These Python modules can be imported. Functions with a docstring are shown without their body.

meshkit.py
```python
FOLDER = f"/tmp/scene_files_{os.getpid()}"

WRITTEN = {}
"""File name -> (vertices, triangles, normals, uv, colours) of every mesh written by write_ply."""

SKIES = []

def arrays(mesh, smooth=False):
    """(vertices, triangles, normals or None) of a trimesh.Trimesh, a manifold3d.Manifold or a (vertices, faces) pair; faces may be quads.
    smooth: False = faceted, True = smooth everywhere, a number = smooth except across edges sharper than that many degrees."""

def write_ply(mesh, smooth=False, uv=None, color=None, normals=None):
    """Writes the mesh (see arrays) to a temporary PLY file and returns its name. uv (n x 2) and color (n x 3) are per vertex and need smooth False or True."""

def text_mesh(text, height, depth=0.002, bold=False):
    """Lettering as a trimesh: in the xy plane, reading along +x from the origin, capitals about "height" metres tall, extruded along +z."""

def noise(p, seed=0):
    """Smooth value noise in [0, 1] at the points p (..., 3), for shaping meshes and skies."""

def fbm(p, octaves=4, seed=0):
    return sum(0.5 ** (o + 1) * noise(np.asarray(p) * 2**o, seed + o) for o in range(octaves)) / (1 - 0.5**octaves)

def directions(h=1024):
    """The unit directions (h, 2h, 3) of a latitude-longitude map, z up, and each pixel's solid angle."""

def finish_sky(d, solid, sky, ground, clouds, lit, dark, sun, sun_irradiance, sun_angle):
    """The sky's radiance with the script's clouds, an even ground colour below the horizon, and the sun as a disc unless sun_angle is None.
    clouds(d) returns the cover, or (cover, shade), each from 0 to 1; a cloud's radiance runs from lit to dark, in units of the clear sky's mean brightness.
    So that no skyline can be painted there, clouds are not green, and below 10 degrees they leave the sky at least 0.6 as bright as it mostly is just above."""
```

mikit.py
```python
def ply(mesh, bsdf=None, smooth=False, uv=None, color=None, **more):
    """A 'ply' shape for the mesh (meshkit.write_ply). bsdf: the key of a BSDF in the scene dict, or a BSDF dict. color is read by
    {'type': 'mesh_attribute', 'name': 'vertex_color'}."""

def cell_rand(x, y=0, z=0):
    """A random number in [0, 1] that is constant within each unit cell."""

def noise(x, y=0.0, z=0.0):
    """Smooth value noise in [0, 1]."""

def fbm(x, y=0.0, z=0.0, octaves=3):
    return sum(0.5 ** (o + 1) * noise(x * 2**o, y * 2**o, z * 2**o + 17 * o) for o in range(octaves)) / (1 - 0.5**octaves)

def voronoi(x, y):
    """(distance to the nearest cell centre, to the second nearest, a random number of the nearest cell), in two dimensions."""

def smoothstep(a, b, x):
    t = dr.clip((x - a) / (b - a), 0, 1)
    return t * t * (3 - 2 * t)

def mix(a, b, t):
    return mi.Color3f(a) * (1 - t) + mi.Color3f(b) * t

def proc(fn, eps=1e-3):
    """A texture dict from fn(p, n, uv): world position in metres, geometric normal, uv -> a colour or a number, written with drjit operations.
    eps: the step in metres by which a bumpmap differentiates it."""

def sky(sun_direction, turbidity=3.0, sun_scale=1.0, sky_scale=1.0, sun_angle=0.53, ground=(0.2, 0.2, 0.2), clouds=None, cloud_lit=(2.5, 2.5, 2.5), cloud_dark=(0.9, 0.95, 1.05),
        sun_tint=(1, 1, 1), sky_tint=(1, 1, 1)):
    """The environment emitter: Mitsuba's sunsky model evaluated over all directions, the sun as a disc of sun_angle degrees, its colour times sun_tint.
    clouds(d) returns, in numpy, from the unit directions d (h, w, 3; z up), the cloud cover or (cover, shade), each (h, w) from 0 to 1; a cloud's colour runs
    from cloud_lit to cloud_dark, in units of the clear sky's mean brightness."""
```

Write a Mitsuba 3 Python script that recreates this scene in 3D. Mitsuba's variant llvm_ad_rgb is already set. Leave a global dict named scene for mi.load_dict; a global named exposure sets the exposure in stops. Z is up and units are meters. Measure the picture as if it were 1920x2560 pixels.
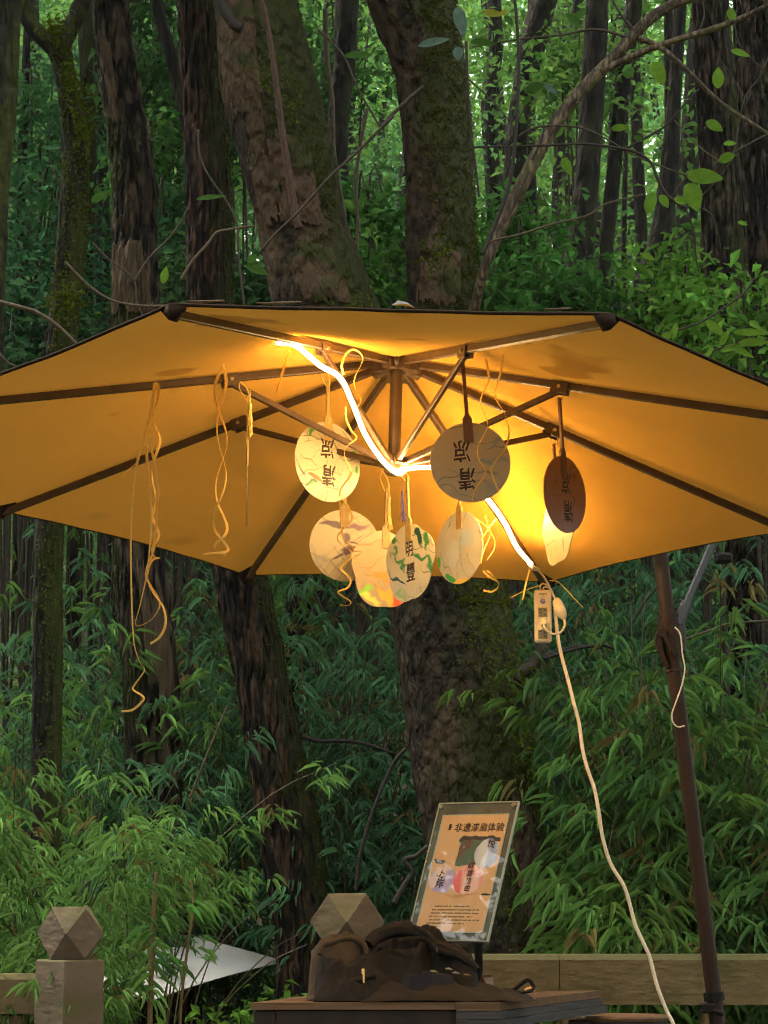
import math, random
import numpy as np, trimesh, mitsuba as mi, drjit as dr, mikit, meshkit
from shapely.geometry import Polygon
from mikit import noise, fbm, smoothstep, mix, cell_rand

# ---------------------------------------------------------------- camera, sky, exposure
EYE = 1.15
FPX = 5600.0                                   # focal length in photo pixels (1920 wide)
PITCH = math.atan((2250 - 1280) / FPX)
CP, SP = math.cos(PITCH), math.sin(PITCH)
exposure = 4.15
scene, labels = {}, {}
scene['camera'] = {'type': 'perspective', 'fov': math.degrees(2 * math.atan(960 / FPX)), 'fov_axis': 'x',
                   'near_clip': 0.1, 'far_clip': 400.0,
                   'to_world': mi.ScalarTransform4f().look_at([0, 0, EYE], [0, CP, EYE + SP], [0, 0, 1])}
scene['daylight'] = mikit.sky((-0.42, 0.22, 0.88), turbidity=4, sun_scale=0.3, sun_angle=22, clouds=lambda d: 1.0,
                              cloud_lit=(1.7, 1.72, 1.7), ground=(0.06, 0.07, 0.05))
LED = (9.6, 5.9, 2.1)                            # radiance of the warm light strip

R = np.random.default_rng(7)
random.seed(7)

# ---------------------------------------------------------------- helpers
def W(px, py, d):
    """the point at world distance y = d seen at photo position (px, py): used to lay things out from measurements"""
    u, v = (px - 960) / FPX, (1280 - py) / FPX
    t = d / (CP - v * SP)
    return np.array([u * t, d, EYE + t * (SP + v * CP)])

def add(key, mesh, mat, smooth=False, uv=None, color=None, **more):
    scene[key] = mikit.ply(mesh, mat, smooth, uv=uv, color=color, **more)
    return key

def num(base):
    if not any(k == base or k.startswith(base + '__') for k in scene): return base
    i = 1
    while any(k == f'{base}_{i:03d}' or k.startswith(f'{base}_{i:03d}__') for k in scene): i += 1
    return f'{base}_{i:03d}'

_count = {}
def nm(base):
    i = _count.get(base, 0); _count[base] = i + 1
    return base if i == 0 else f'{base}_{i:03d}'

def tag(key, label, cat=None, group=None, kind=None):
    d = {'label': label} if label else {}
    if cat: d['category'] = cat
    if group: d['group'] = group
    if kind: d['kind'] = kind
    labels[key] = d
    return key

def unit(v):
    v = np.asarray(v, float)
    return v / (np.linalg.norm(v, axis=-1, keepdims=True) + 1e-12)

def spline(pts, n):
    """Catmull-Rom through the rows of pts (any width), n samples"""
    p = np.asarray(pts, float)
    if len(p) == 2: return p[0] + (p[1] - p[0]) * np.linspace(0, 1, n)[:, None]
    q = np.vstack([2 * p[0] - p[1], p, 2 * p[-1] - p[-2]])
    s = np.linspace(0, len(p) - 1, n)
    i = np.minimum(s.astype(int), len(p) - 2); t = (s - i)[:, None]
    a, b, c, d = q[i], q[i + 1], q[i + 2], q[i + 3]
    return 0.5 * (2 * b + (c - a) * t + (2 * a - 5 * b + 4 * c - d) * t ** 2 + (3 * b - a - 3 * c + d) * t ** 3)

def frames(p):
    t = unit(np.gradient(p, axis=0))
    a = np.zeros_like(p)
    r = np.array([1.0, 0, 0]) if abs(t[0][0]) < 0.9 else np.array([0, 1.0, 0])
    for i in range(len(p)):
        r = r - t[i] * (r @ t[i]); r = r / (np.linalg.norm(r) + 1e-12); a[i] = r
    return t, a, np.cross(t, a)

def tube(pts, radius, sides=10, n=None, caps=True):
    """round tube along a spline; radius a number or one per control point"""
    pts = np.asarray(pts, float)
    rad = np.broadcast_to(np.asarray(radius, float), (len(pts),))
    if n is None: n = max(2, 6 * (len(pts) - 1)) if len(pts) > 2 else 2
    q = spline(np.column_stack([pts, rad]), n)
    p, r = q[:, :3], np.maximum(q[:, 3], 1e-4)
    t, a, b = frames(p)
    ang = np.arange(sides) * 2 * np.pi / sides
    v = p[:, None] + r[:, None, None] * (np.cos(ang)[None, :, None] * a[:, None] + np.sin(ang)[None, :, None] * b[:, None])
    i, j = np.meshgrid(np.arange(n - 1), np.arange(sides), indexing='ij')
    q4 = np.stack([i * sides + j, i * sides + (j + 1) % sides, (i + 1) * sides + (j + 1) % sides, (i + 1) * sides + j], -1).reshape(-1, 4)
    f = np.vstack([q4[:, [0, 1, 2]], q4[:, [0, 2, 3]]])
    v = v.reshape(-1, 3)
    if caps:
        k = np.arange(sides)
        v = np.vstack([v, p[0], p[-1]])
        f = np.vstack([f, np.stack([(k + 1) % sides, k, np.full(sides, len(v) - 2)], 1),
                       np.stack([(n - 1) * sides + k, (n - 1) * sides + (k + 1) % sides, np.full(sides, len(v) - 1)], 1)])
    return trimesh.Trimesh(v, f, process=False)

def bar(p0, p1, w, h, up=(0, 0, 1), bev=0.15):
    """a rectangular bar (bevelled section) between two points"""
    p0, p1 = np.asarray(p0, float), np.asarray(p1, float)
    t = unit(p1 - p0); s = unit(np.cross(t, up)); u = np.cross(s, t)
    b = bev * min(w, h)
    sec = np.array([[w/2-b, h/2], [-w/2+b, h/2], [-w/2, h/2-b], [-w/2, -h/2+b], [-w/2+b, -h/2], [w/2-b, -h/2], [w/2, -h/2+b], [w/2, h/2-b]])
    off = sec[:, :1] * s + sec[:, 1:] * u
    v = np.vstack([p0 + off, p1 + off, p0, p1]); k = np.arange(8); k2 = (k + 1) % 8
    f = np.vstack([np.stack([k, k2 + 8, k2], 1), np.stack([k, k + 8, k2 + 8], 1), np.stack([k, k2, k * 0 + 16], 1), np.stack([k2 + 8, k + 8, k * 0 + 17], 1)])
    m = trimesh.Trimesh(v, f, process=False); m.fix_normals(); return m

def block(size, loc=(0, 0, 0), rz=0.0, bev=0.004):
    """box with bevelled edges, centre at loc"""
    h = np.array(size, float) / 2; b = min(bev, 0.45 * h.min() * 2 * 0.5)
    pts = []
    for s in np.ndindex(2, 2, 2):
        s = np.array(s) * 2 - 1
        for k in range(3):
            q = h - b; q[k] = h[k]; pts.append(s * q)
    m = trimesh.convex.convex_hull(np.array(pts))
    c, s_ = math.cos(rz), math.sin(rz)
    m.vertices = m.vertices @ np.array([[c, s_, 0], [-s_, c, 0], [0, 0, 1]]) + np.array(loc)
    return m

def hull(pts):
    return trimesh.convex.convex_hull(np.asarray(pts, float))

def join(ms):
    return trimesh.util.concatenate(ms)

def lathe(profile, sides=24, loc=(0, 0, 0)):
    m = trimesh.creation.revolve(np.array(profile, float), sections=sides)
    m.apply_translation(loc); return m

def extrude(poly, depth):
    return trimesh.creation.extrude_polygon(poly, depth, engine='earcut')

def ribbon(pts, width, n=60, twist0=0.0, turns=0.0, taper=0.3, face=(0, -1, 0)):
    """a thin curling strip with a little thickness along a spline"""
    p = spline(np.asarray(pts, float), n)
    t = unit(np.gradient(p, axis=0)); s = np.linspace(0, 1, n)
    a = unit(np.cross(t, np.asarray(face, float))); b = np.cross(t, a)
    ph = twist0 + turns * 2 * np.pi * s
    w = np.cos(ph)[:, None] * a + np.sin(ph)[:, None] * b
    nn = np.cross(t, w)
    hw = (width / 2 * (1 - taper * s ** 6))[:, None]; th = 0.0006
    ring = np.stack([p + w * hw + nn * th, p - w * hw + nn * th, p - w * hw - nn * th, p + w * hw - nn * th], 1)
    i, j = np.meshgrid(np.arange(n - 1), np.arange(4), indexing='ij')
    q = np.stack([i * 4 + j, i * 4 + (j + 1) % 4, (i + 1) * 4 + (j + 1) % 4, (i + 1) * 4 + j], -1).reshape(-1, 4)
    f = np.vstack([q[:, [0, 1, 2]], q[:, [0, 2, 3]], [[0, 1, 2], [0, 2, 3]], [[4*n-4, 4*n-2, 4*n-3], [4*n-4, 4*n-1, 4*n-2]]])
    m = trimesh.Trimesh(ring.reshape(-1, 3), f, process=False); m.fix_normals(); return m

# leaf templates: rows x (0..1 along), y (half width factor), z (rise)
def leaf_template(st, droop, fold):
    v, rows = [], []
    for x, w in st:
        z = -droop * x * x
        if w == 0: rows.append([len(v)]); v.append([x, 0, z])
        else:
            rows.append([len(v), len(v) + 1, len(v) + 2]); v += [[x, w, z + fold * w], [x, 0, z], [x, -w, z + fold * w]]
    f = []
    for a, b in zip(rows, rows[1:]):
        if len(a) == 1: f += [[a[0], b[1], b[0]], [a[0], b[2], b[1]]]
        elif len(b) == 1: f += [[a[0], a[1], b[0]], [a[1], a[2], b[0]]]
        else: f += [[a[0], a[1], b[1]], [a[0], b[1], b[0]], [a[1], a[2], b[2]], [a[1], b[2], b[1]]]
    return np.array(v, float), np.array(f)
LANCE = leaf_template([(0, 0), (0.22, 0.46), (0.6, 0.42), (1, 0)], 0.22, 0.25)
BROAD = leaf_template([(0, 0), (0.35, 0.5), (0.72, 0.4), (1, 0)], 0.15, 0.3)
CARD = leaf_template([(0, 0), (0.45, 0.5), (1, 0)], 0.12, 0.25)
FAR = (np.array([[0, 0, 0], [0.5, 0.5, 0.1], [1, 0, -0.1], [0.5, -0.5, 0.1]], float), np.array([[0, 2, 1], [0, 3, 2]]))

def leaves(tpl, pos, d, up, length, width, col):
    """N leaves as one mesh: (vertices, faces), colour per vertex"""
    V, F = tpl; N, k = len(pos), len(V)
    x = unit(d); y = unit(np.cross(up, x)); z = np.cross(x, y)
    L, Wd = np.broadcast_to(length, (N,)), np.broadcast_to(width, (N,))
    v = pos[:, None] + V[None, :, :1] * (x * L[:, None])[:, None] + V[None, :, 1:2] * (y * Wd[:, None])[:, None] + V[None, :, 2:] * (z * L[:, None])[:, None]
    f = (F[None] + (np.arange(N) * k)[:, None, None]).reshape(-1, 3)
    return v.reshape(-1, 3), f, np.repeat(np.clip(col, 0, 1), k, axis=0)

def put_leaves(key, packs, mat='leaf', kind='stuff'):
    v, f, c, n = [], [], [], 0
    for a, b, k in packs:
        v.append(a); f.append(b + n); c.append(k); n += len(a)
    add(key, (np.vstack(v), np.vstack(f)), mat, False, color=np.vstack(c))
    if kind: labels.setdefault(key, {})['kind'] = kind

# ---------------------------------------------------------------- materials
def principled(name, color, rough=0.6, spec=0.4, metal=0.0, two=True, **more):
    b = {'type': 'principled', 'base_color': color if isinstance(color, dict) else {'type': 'rgb', 'value': list(color)}, 'roughness': rough, 'metallic': metal, 'specular': spec, **more}
    scene[name] = {'type': 'twosided', 'b': b} if two else b

def bumped(name, color, height, scale, rough=0.8, spec=0.3, eps=2e-3):
    scene[name] = {'type': 'twosided', 'b': {'type': 'bumpmap', 'arbitrary': mikit.proc(height, eps), 'scale': scale,
                   'nested': {'type': 'principled', 'base_color': color, 'roughness': rough, 'specular': spec}}}

scene['leaf'] = {'type': 'principledthin', 'base_color': {'type': 'mesh_attribute', 'name': 'vertex_color'}, 'roughness': 0.3, 'diff_trans': 0.5, 'eta': 1.7}
scene['far_leaf'] = {'type': 'principledthin', 'base_color': {'type': 'mesh_attribute', 'name': 'vertex_color'}, 'roughness': 0.5, 'diff_trans': 0.9, 'eta': 1.4}
scene['raffia'] = {'type': 'principledthin', 'base_color': {'type': 'rgb', 'value': [0.85, 0.62, 0.2]}, 'roughness': 0.35, 'diff_trans': 0.7, 'eta': 1.45}

def bark_fn(dark, light, moss, moss_amt, moss_dir, fx=30.0, pale=None, pale_amt=0.0, seed=0.0, stretch=0.13, fis=1.0):
    md = unit(moss_dir)
    def fn(p, n, uv):
        w = 0.6 * fbm(p.x * 7 + seed, p.y * 7, p.z * 4, 2)
        k = fbm(p.x * fx + seed + w, p.y * fx + w, p.z * fx * stretch, 2)
        ridge = 1 - smoothstep(0.0, 0.22, dr.abs(k - 0.5)) * 1.0
        plate = fbm(p.x * fx * 1.7, p.y * fx * 1.7, p.z * fx * 0.5 + seed, 2)
        c = mix(light, dark, dr.clip(fis * ridge * 0.9 + 0.55 * smoothstep(0.6, 0.35, plate), 0, 1))
        blotch = fbm(p.x * 5 + seed, p.y * 5, p.z * 2.2, 3)
        c = mi.Color3f(c) * (0.55 + 0.9 * blotch)
        if pale is not None:
            c = mix(c, mix(pale, [x * 0.4 for x in pale], fbm(p.x * 45, p.y * 45, p.z * 30, 3)), smoothstep(0.60 - pale_amt, 0.66 - pale_amt, fbm(p.x * 3.1 + 9, p.y * 3.1, p.z * 1.6 + seed, 4)))
        m = smoothstep(0.42, 0.7, blotch + moss_amt * (n.x * md[0] + n.y * md[1] + n.z * md[2]) - 0.10 + 0.25 * (fbm(p.x * 26, p.y * 26, p.z * 26, 2) - 0.5))
        mc = mix([q * 0.3 for q in moss], moss, fbm(p.x * 55, p.y * 55, p.z * 55, 2))
        return mix(c, mc, m)
    return mikit.proc(fn)

def bark_bump(p, n, uv):
    k = fbm(p.x * 28 + 0.6 * noise(p.x * 7, p.y * 7, p.z * 4), p.y * 28, p.z * 3.8, 2)
    return 0.7 * smoothstep(0.0, 0.22, dr.abs(k - 0.5)) + 0.3 * fbm(p.x * 80, p.y * 80, p.z * 35, 2)

def flaky_bump(p, n, uv):
    return fbm(p.x * 24, p.y * 24, p.z * 14, 4)

MOSS = (0.030, 0.038, 0.003)
bumped('bark_ridged', bark_fn((0.002, 0.0015, 0.001), (0.06, 0.041, 0.025), MOSS, 0.22, (1, -0.1, 0.1), 26), bark_bump, 0.06)
bumped('bark_left', bark_fn((0.002, 0.0015, 0.001), (0.10, 0.072, 0.045), MOSS, 0.25, (-0.6, -0.2, -0.2), 24, pale=(0.17, 0.12, 0.07), pale_amt=-0.05, seed=3.0), bark_bump, 0.06)
bumped('bark_red', bark_fn((0.002, 0.0012, 0.0007), (0.075, 0.040, 0.022), MOSS, 0.6, (1, 0.15, -0.1), 28, seed=5.0), bark_bump, 0.06)
bumped('bark_mossy', bark_fn((0.005, 0.0032, 0.0015), (0.042, 0.029, 0.014), (0.034, 0.042, 0.004), 0.5, (0.9, -0.35, 0.1), 14, pale=(0.095, 0.062, 0.033), pale_amt=0.03, seed=1.0, stretch=0.5, fis=0.5), flaky_bump, 0.08)
bumped('bark_green', bark_fn((0.002, 0.002, 0.001), (0.016, 0.014, 0.006), (0.04, 0.052, 0.004), 0.35, (0.7, -0.3, 0.4), 20, seed=8.0), bark_bump, 0.03)
bumped('bark_far', bark_fn((0.003, 0.0027, 0.002), (0.022, 0.019, 0.013), (0.018, 0.023, 0.004), 0.25, (0.7, -0.1, 0.3), 14), bark_bump, 0.02)
bumped('bark_pale', bark_fn((0.035, 0.026, 0.016), (0.15, 0.118, 0.072), (0.13, 0.14, 0.05), 0.3, (-0.4, 0.1, -0.8), 60), bark_bump, 0.006)
principled('twig', mikit.proc(lambda p, n, uv: mix((0.012, 0.009, 0.006), (0.06, 0.046, 0.028), fbm(p.x * 90, p.y * 90, p.z * 40, 2))), 0.75)
principled('dark_twig', (0.018, 0.014, 0.01), 0.75)
principled('light_twig', mikit.proc(lambda p, n, uv: mix((0.03, 0.023, 0.013), (0.115, 0.09, 0.055), fbm(p.x * 90, p.y * 90, p.z * 40, 2))), 0.75)
principled('vine', mikit.proc(lambda p, n, uv: mix((0.02, 0.008, 0.004), (0.075, 0.034, 0.017), fbm(p.x * 120, p.y * 120, p.z * 30, 2))), 0.7)
bumped('bare_wood', mikit.proc(lambda p, n, uv: mix(mix((0.15, 0.105, 0.06), (0.03, 0.02, 0.011), fbm(p.x * 55, p.y * 55, p.z * 9, 3)), (0.02, 0.013, 0.008), smoothstep(0.55, 0.7, fbm(p.x * 12, p.y * 12, p.z * 5, 3)))), lambda p, n, uv: fbm(p.x * 70, p.y * 70, p.z * 10, 3), 0.02)
bumped('bark_bare', mikit.proc(lambda p, n, uv: mix(mix((0.10, 0.064, 0.034), (0.028, 0.017, 0.009), fbm(p.x * 26, p.y * 26, p.z * 16, 4)), (0.03, 0.034, 0.006), smoothstep(0.56, 0.68, fbm(p.x * 9, p.y * 9, p.z * 6, 3)))), flaky_bump, 0.08)
principled('culm', mikit.proc(lambda p, n, uv: mix((0.03, 0.028, 0.01), (0.10, 0.08, 0.03), fbm(p.x * 30, p.y * 30, p.z * 9, 2))), 0.5)
bumped('soil', mikit.proc(lambda p, n, uv: mix(mix((0.02, 0.014, 0.009), (0.075, 0.052, 0.03), fbm(p.x * 14, p.y * 14, p.z * 14, 3)), (0.04, 0.06, 0.015), smoothstep(0.5, 0.65, fbm(p.x * 1.7, p.y * 1.7, 3.0, 3)))), lambda p, n, uv: fbm(p.x * 20, p.y * 20, p.z * 20, 3), 0.04)

# ---------------------------------------------------------------- ground
def ground_z(x, y):
    x, y = np.asarray(x, float), np.asarray(y, float)
    rise = np.where(y < 10, 0, np.where(y < 15, 0.10 * (y - 10), 0.5 + 0.26 * (y - 15)))
    left = 1 / (1 + np.exp((x + 0.6) * 2.5)) * np.clip((y - 9.6) / 1.5, 0, 1) * np.clip((19 - y) / 4, 0, 1)
    return rise * (1 - left) - 0.55 * left + 0.12 * (meshkit.fbm(np.stack([x * 0.5, y * 0.5, x * 0], -1), 3) - 0.5) * np.clip((y - 9.5) / 3, 0, 1)
def sheet(x0, x1, nx, y0, y1, ny):
    gx, gy = np.meshgrid(np.linspace(x0, x1, nx), np.linspace(y0, y1, ny), indexing='ij')
    v = np.stack([gx, gy, ground_z(gx, gy)], -1).reshape(-1, 3)
    i, j = np.meshgrid(np.arange(nx - 1), np.arange(ny - 1), indexing='ij')
    q = np.stack([i * ny + j, (i + 1) * ny + j, (i + 1) * ny + j + 1, i * ny + j + 1], -1).reshape(-1, 4)
    return v, q
add('ground', sheet(-60, 60, 241, -30, 110, 281), 'soil', True); tag('ground', 'dark forest soil sloping up behind the railing', kind='structure')

# ---------------------------------------------------------------- trees
def bark_tube(path, ridge=0.012, fx=9.0, seed=0, cell=0.014, rowh=0.03, lumps=0.03, flare=0.0):
    """trunk along rows (x, y, z, r) with bark ridges and lumps displaced in the mesh"""
    path = np.asarray(path, float)
    ln = np.linalg.norm(np.diff(path[:, :3], axis=0), axis=1).sum()
    n = int(np.clip(ln / rowh, 12, 420)); q = spline(path, n)
    p, r = q[:, :3], np.maximum(q[:, 3], 0.004)
    sides = int(np.clip(2 * np.pi * r.max() / cell, 8, 220))
    t, a, b = frames(p)
    ang = np.arange(sides) * 2 * np.pi / sides
    s = np.linspace(0, ln, n)
    ca, sa = np.cos(ang)[None, :], np.sin(ang)[None, :]
    rr = r[:, None] * np.ones((1, sides))
    P = np.stack([ca * rr * fx * 3.2 + 0 * s[:, None], sa * rr * fx * 3.2 + 0 * s[:, None], s[:, None] * 2.3 + 0 * ca], -1)
    k = meshkit.fbm(P, 3, seed)
    k2 = meshkit.fbm(np.stack([ca * 1.3 + 0 * s[:, None], sa * 1.3 + 0 * s[:, None], s[:, None] * 1.1 + 0 * ca], -1) + seed, 3, seed + 5)
    rad = rr * (1 + lumps * 4 * (k2 - 0.5)) + ridge * 2 * (np.abs(k - 0.5) * 2 - 0.35)
    v = p[:, None] + rad[..., None] * (ca.T[None] * a[:, None] + sa.T[None] * b[:, None])
    i, j = np.meshgrid(np.arange(n - 1), np.arange(sides), indexing='ij')
    q4 = np.stack([i * sides + j, i * sides + (j + 1) % sides, (i + 1) * sides + (j + 1) % sides, (i + 1) * sides + j], -1).reshape(-1, 4)
    return trimesh.Trimesh(v.reshape(-1, 3), np.vstack([q4[:, [0, 1, 2]], q4[:, [0, 2, 3]]]), process=False)

def px_path(pts, d, ground=True, top=0.0, d_slope=0.0):
    """photo measurements (x, y, width) -> rows (x, y, z, r); down to the ground, up by `top` metres"""
    out = []
    for x, y, w in pts:
        c = W(x, y, d); out.append([*c, w / 2 / FPX * d])
    out = sorted(out, key=lambda q: -q[2])
    if top:
        a, b = np.array(out[0]), np.array(out[1]); dirn = unit(a[:3] - b[:3])
        if dirn[2] < 0.6: dirn = unit(dirn + [0, 0, 0.8])
        out = [[*(a[:3] + dirn * top), a[3] * 0.45], [*(a[:3] + dirn * top * 0.5), a[3] * 0.75]] + out
    if ground:
        a, b = np.array(out[-1]), np.array(out[-2]); gz = float(ground_z(a[0], d)) - 0.15
        if a[2] > gz:
            dirn = unit(a[:3] - b[:3]); k = (gz - a[2]) / min(dirn[2], -0.3)
            out.append([*(a[:3] + dirn * k * 0.6), a[3] * 1.05]); e = a[:3] + dirn * k; e[2] = gz; out.append([*e, a[3] * 1.3])
    return out[::-1]

GREENS = np.array([[0.045, 0.10, 0.03], [0.03, 0.085, 0.035], [0.07, 0.135, 0.03], [0.10, 0.17, 0.035], [0.025, 0.06, 0.03]])
def tint(n, base, spread=0.35, rng=None):
    rng = rng or R
    k = 1 + spread * (rng.random((n, 1)) * 2 - 1)
    return np.asarray(base)[None] * k * (1 + 0.15 * (rng.random((n, 3)) * 2 - 1))

def cloud(center, radii, n, length, base, tpl=CARD, ratio=0.5, clumps=12, rng=None, shell=0.0):
    """leaf cloud of n leaves in clumps within an ellipsoid"""
    rng = rng or R
    c = unit(rng.normal(size=(clumps, 3))) * (shell + (1 - shell) * rng.random((clumps, 1)) ** 0.5)
    own = rng.integers(0, clumps, n)
    p = np.asarray(center) + (c[own] + rng.normal(size=(n, 3)) * 0.22) * np.asarray(radii)
    d = unit(rng.normal(size=(n, 3)) * [1, 1, 0.55] + [0, 0, -0.35])
    up = unit(rng.normal(size=(n, 3)) * 0.45 + [0, 0, 1])
    L = length * (0.6 + 0.7 * rng.random(n))
    col = np.asarray(base)[None] * (0.75 + 0.5 * rng.random((clumps, 1)))[own] * (1 + 0.3 * (rng.random((n, 1)) * 2 - 1)) * (1 + 0.12 * (rng.random((n, 3)) * 2 - 1))
    return leaves(tpl, p, d, up, L, L * ratio, col)

def crown(key, top, r, n, seed, base=(0.05, 0.1, 0.03), h=0.6):
    rng = np.random.default_rng(seed)
    put_leaves(key + '__crown', [cloud(np.asarray(top) + [rng.normal() * 0.5, 0, 0.3], (r, r, r * h), n, 0.3, base, FAR, 0.5, 26, rng)])

def limbs(key, at, r, seed, n=3, reach=2.0):
    rng = np.random.default_rng(seed)
    for k in range(n):
        a = rng.random() * 6.28
        e = np.asarray(at) + [math.cos(a) * reach, math.sin(a) * reach, reach * 0.9]
        m = (np.asarray(at) + e) / 2 + [0, 0, -0.15]
        add(nm(key + '__limb'), tube([np.asarray(at) - [0, 0, 0.1], m, e], [r * 0.6, r * 0.45, r * 0.15], 8), 'bark_far', True)

def tree(base, pts, d, mat, label, top=5.0, seed=1, ridge=0.012, fx=9.0, lumps=0.03, group=None, crown_r=2.2, crown_n=800, col=(0.05, 0.1, 0.03), extra=None):
    key = num(base); tag(key, label, 'tree', group)
    path = px_path(pts, d, True, top)
    add(key + '__trunk', bark_tube(path, ridge, fx, seed, lumps=lumps), mat, True)
    tp = np.array(path[-1][:3])
    if crown_r:
        limbs(key, tp - [0, 0, 0.4], path[-1][3], seed, 3, crown_r * 0.7)
        crown(key, tp + [0, 0, crown_r * 0.5], crown_r, crown_n, seed + 77, col)
    return key, path

# the big double-stemmed tree behind the umbrella
key = 'big_forked_tree'; tag(key, 'massive mossy tree forking into two thick stems right behind the umbrella', 'tree')
D0 = 11.0
bole = [(1048, 1160, 420), (1085, 1330, 350), (1121, 1504, 305), (1123, 1531, 303), (1157, 1705, 312), (1188, 1936, 307), (1206, 2073, 300), (1235, 2247, 335), (1267, 2363, 365)]
add(key + '__trunk', bark_tube(px_path(bole, D0), 0.008, 6, 3, lumps=0.035), 'bark_mossy', True)
stem1 = [(560, -260, 205), (600, -120, 208), (640, 0, 214), (677, 231, 250), (720, 405, 242), (755, 579, 232), (820, 781, 256), (900, 980, 262), (990, 1180, 270), (1080, 1360, 260)]
add(key + '__stem', bark_tube(px_path(stem1, D0, False, 3.5), 0.008, 6, 4, lumps=0.045), 'bark_mossy', True)
labels[key + '__stem'] = {'label': 'left stem with bare brown bark and mossy right edge'}
stem2 = [(985, -260, 235), (1010, -120, 238), (1030, 0, 232), (1062, 120, 196), (1084, 231, 187), (1100, 463, 182), (1104, 640, 186), (1106, 781, 192), (1104, 980, 215), (1100, 1180, 250), (1105, 1360, 250)]
add(key + '__stem_001', bark_tube(px_path(stem2, D0 - 0.05, False, 3.5), 0.008, 6, 5, lumps=0.03), 'bark_mossy', True)
labels[key + '__stem_001'] = {'label': 'upright right stem, dark and mossy'}
limb = [(1120, 1180, 60), (1160, 900, 34), (1206, 689, 26), (1238, 602, 32), (1284, 503, 38), (1359, 359, 38), (1434, 249, 36), (1539, 139, 34), (1614, 58, 31), (1690, 8, 28), (1790, -20, 25), (1960, -60, 22)]
lp = px_path(limb, D0 - 0.6, False); lp[0][1] += 0.5; lp[1][1] += 0.25
add(key + '__branch', bark_tube(lp, 0.002, 20, 6, cell=0.006, rowh=0.012, lumps=0.05), 'bark_pale', True)
labels[key + '__branch'] = {'label': 'pale bare branch slanting up to the right'}
dz = D0 - 0.62
def px_tube(pts, d, r0, r1=None, sides=6, dd=0.0):
    p = np.array([W(x, y, d + dd * i / max(1, len(pts) - 1)) for i, (x, y) in enumerate(pts)])
    return tube(p, np.linspace(r0, r1 if r1 else r0, len(p)), sides, n=8 * len(p))
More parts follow.
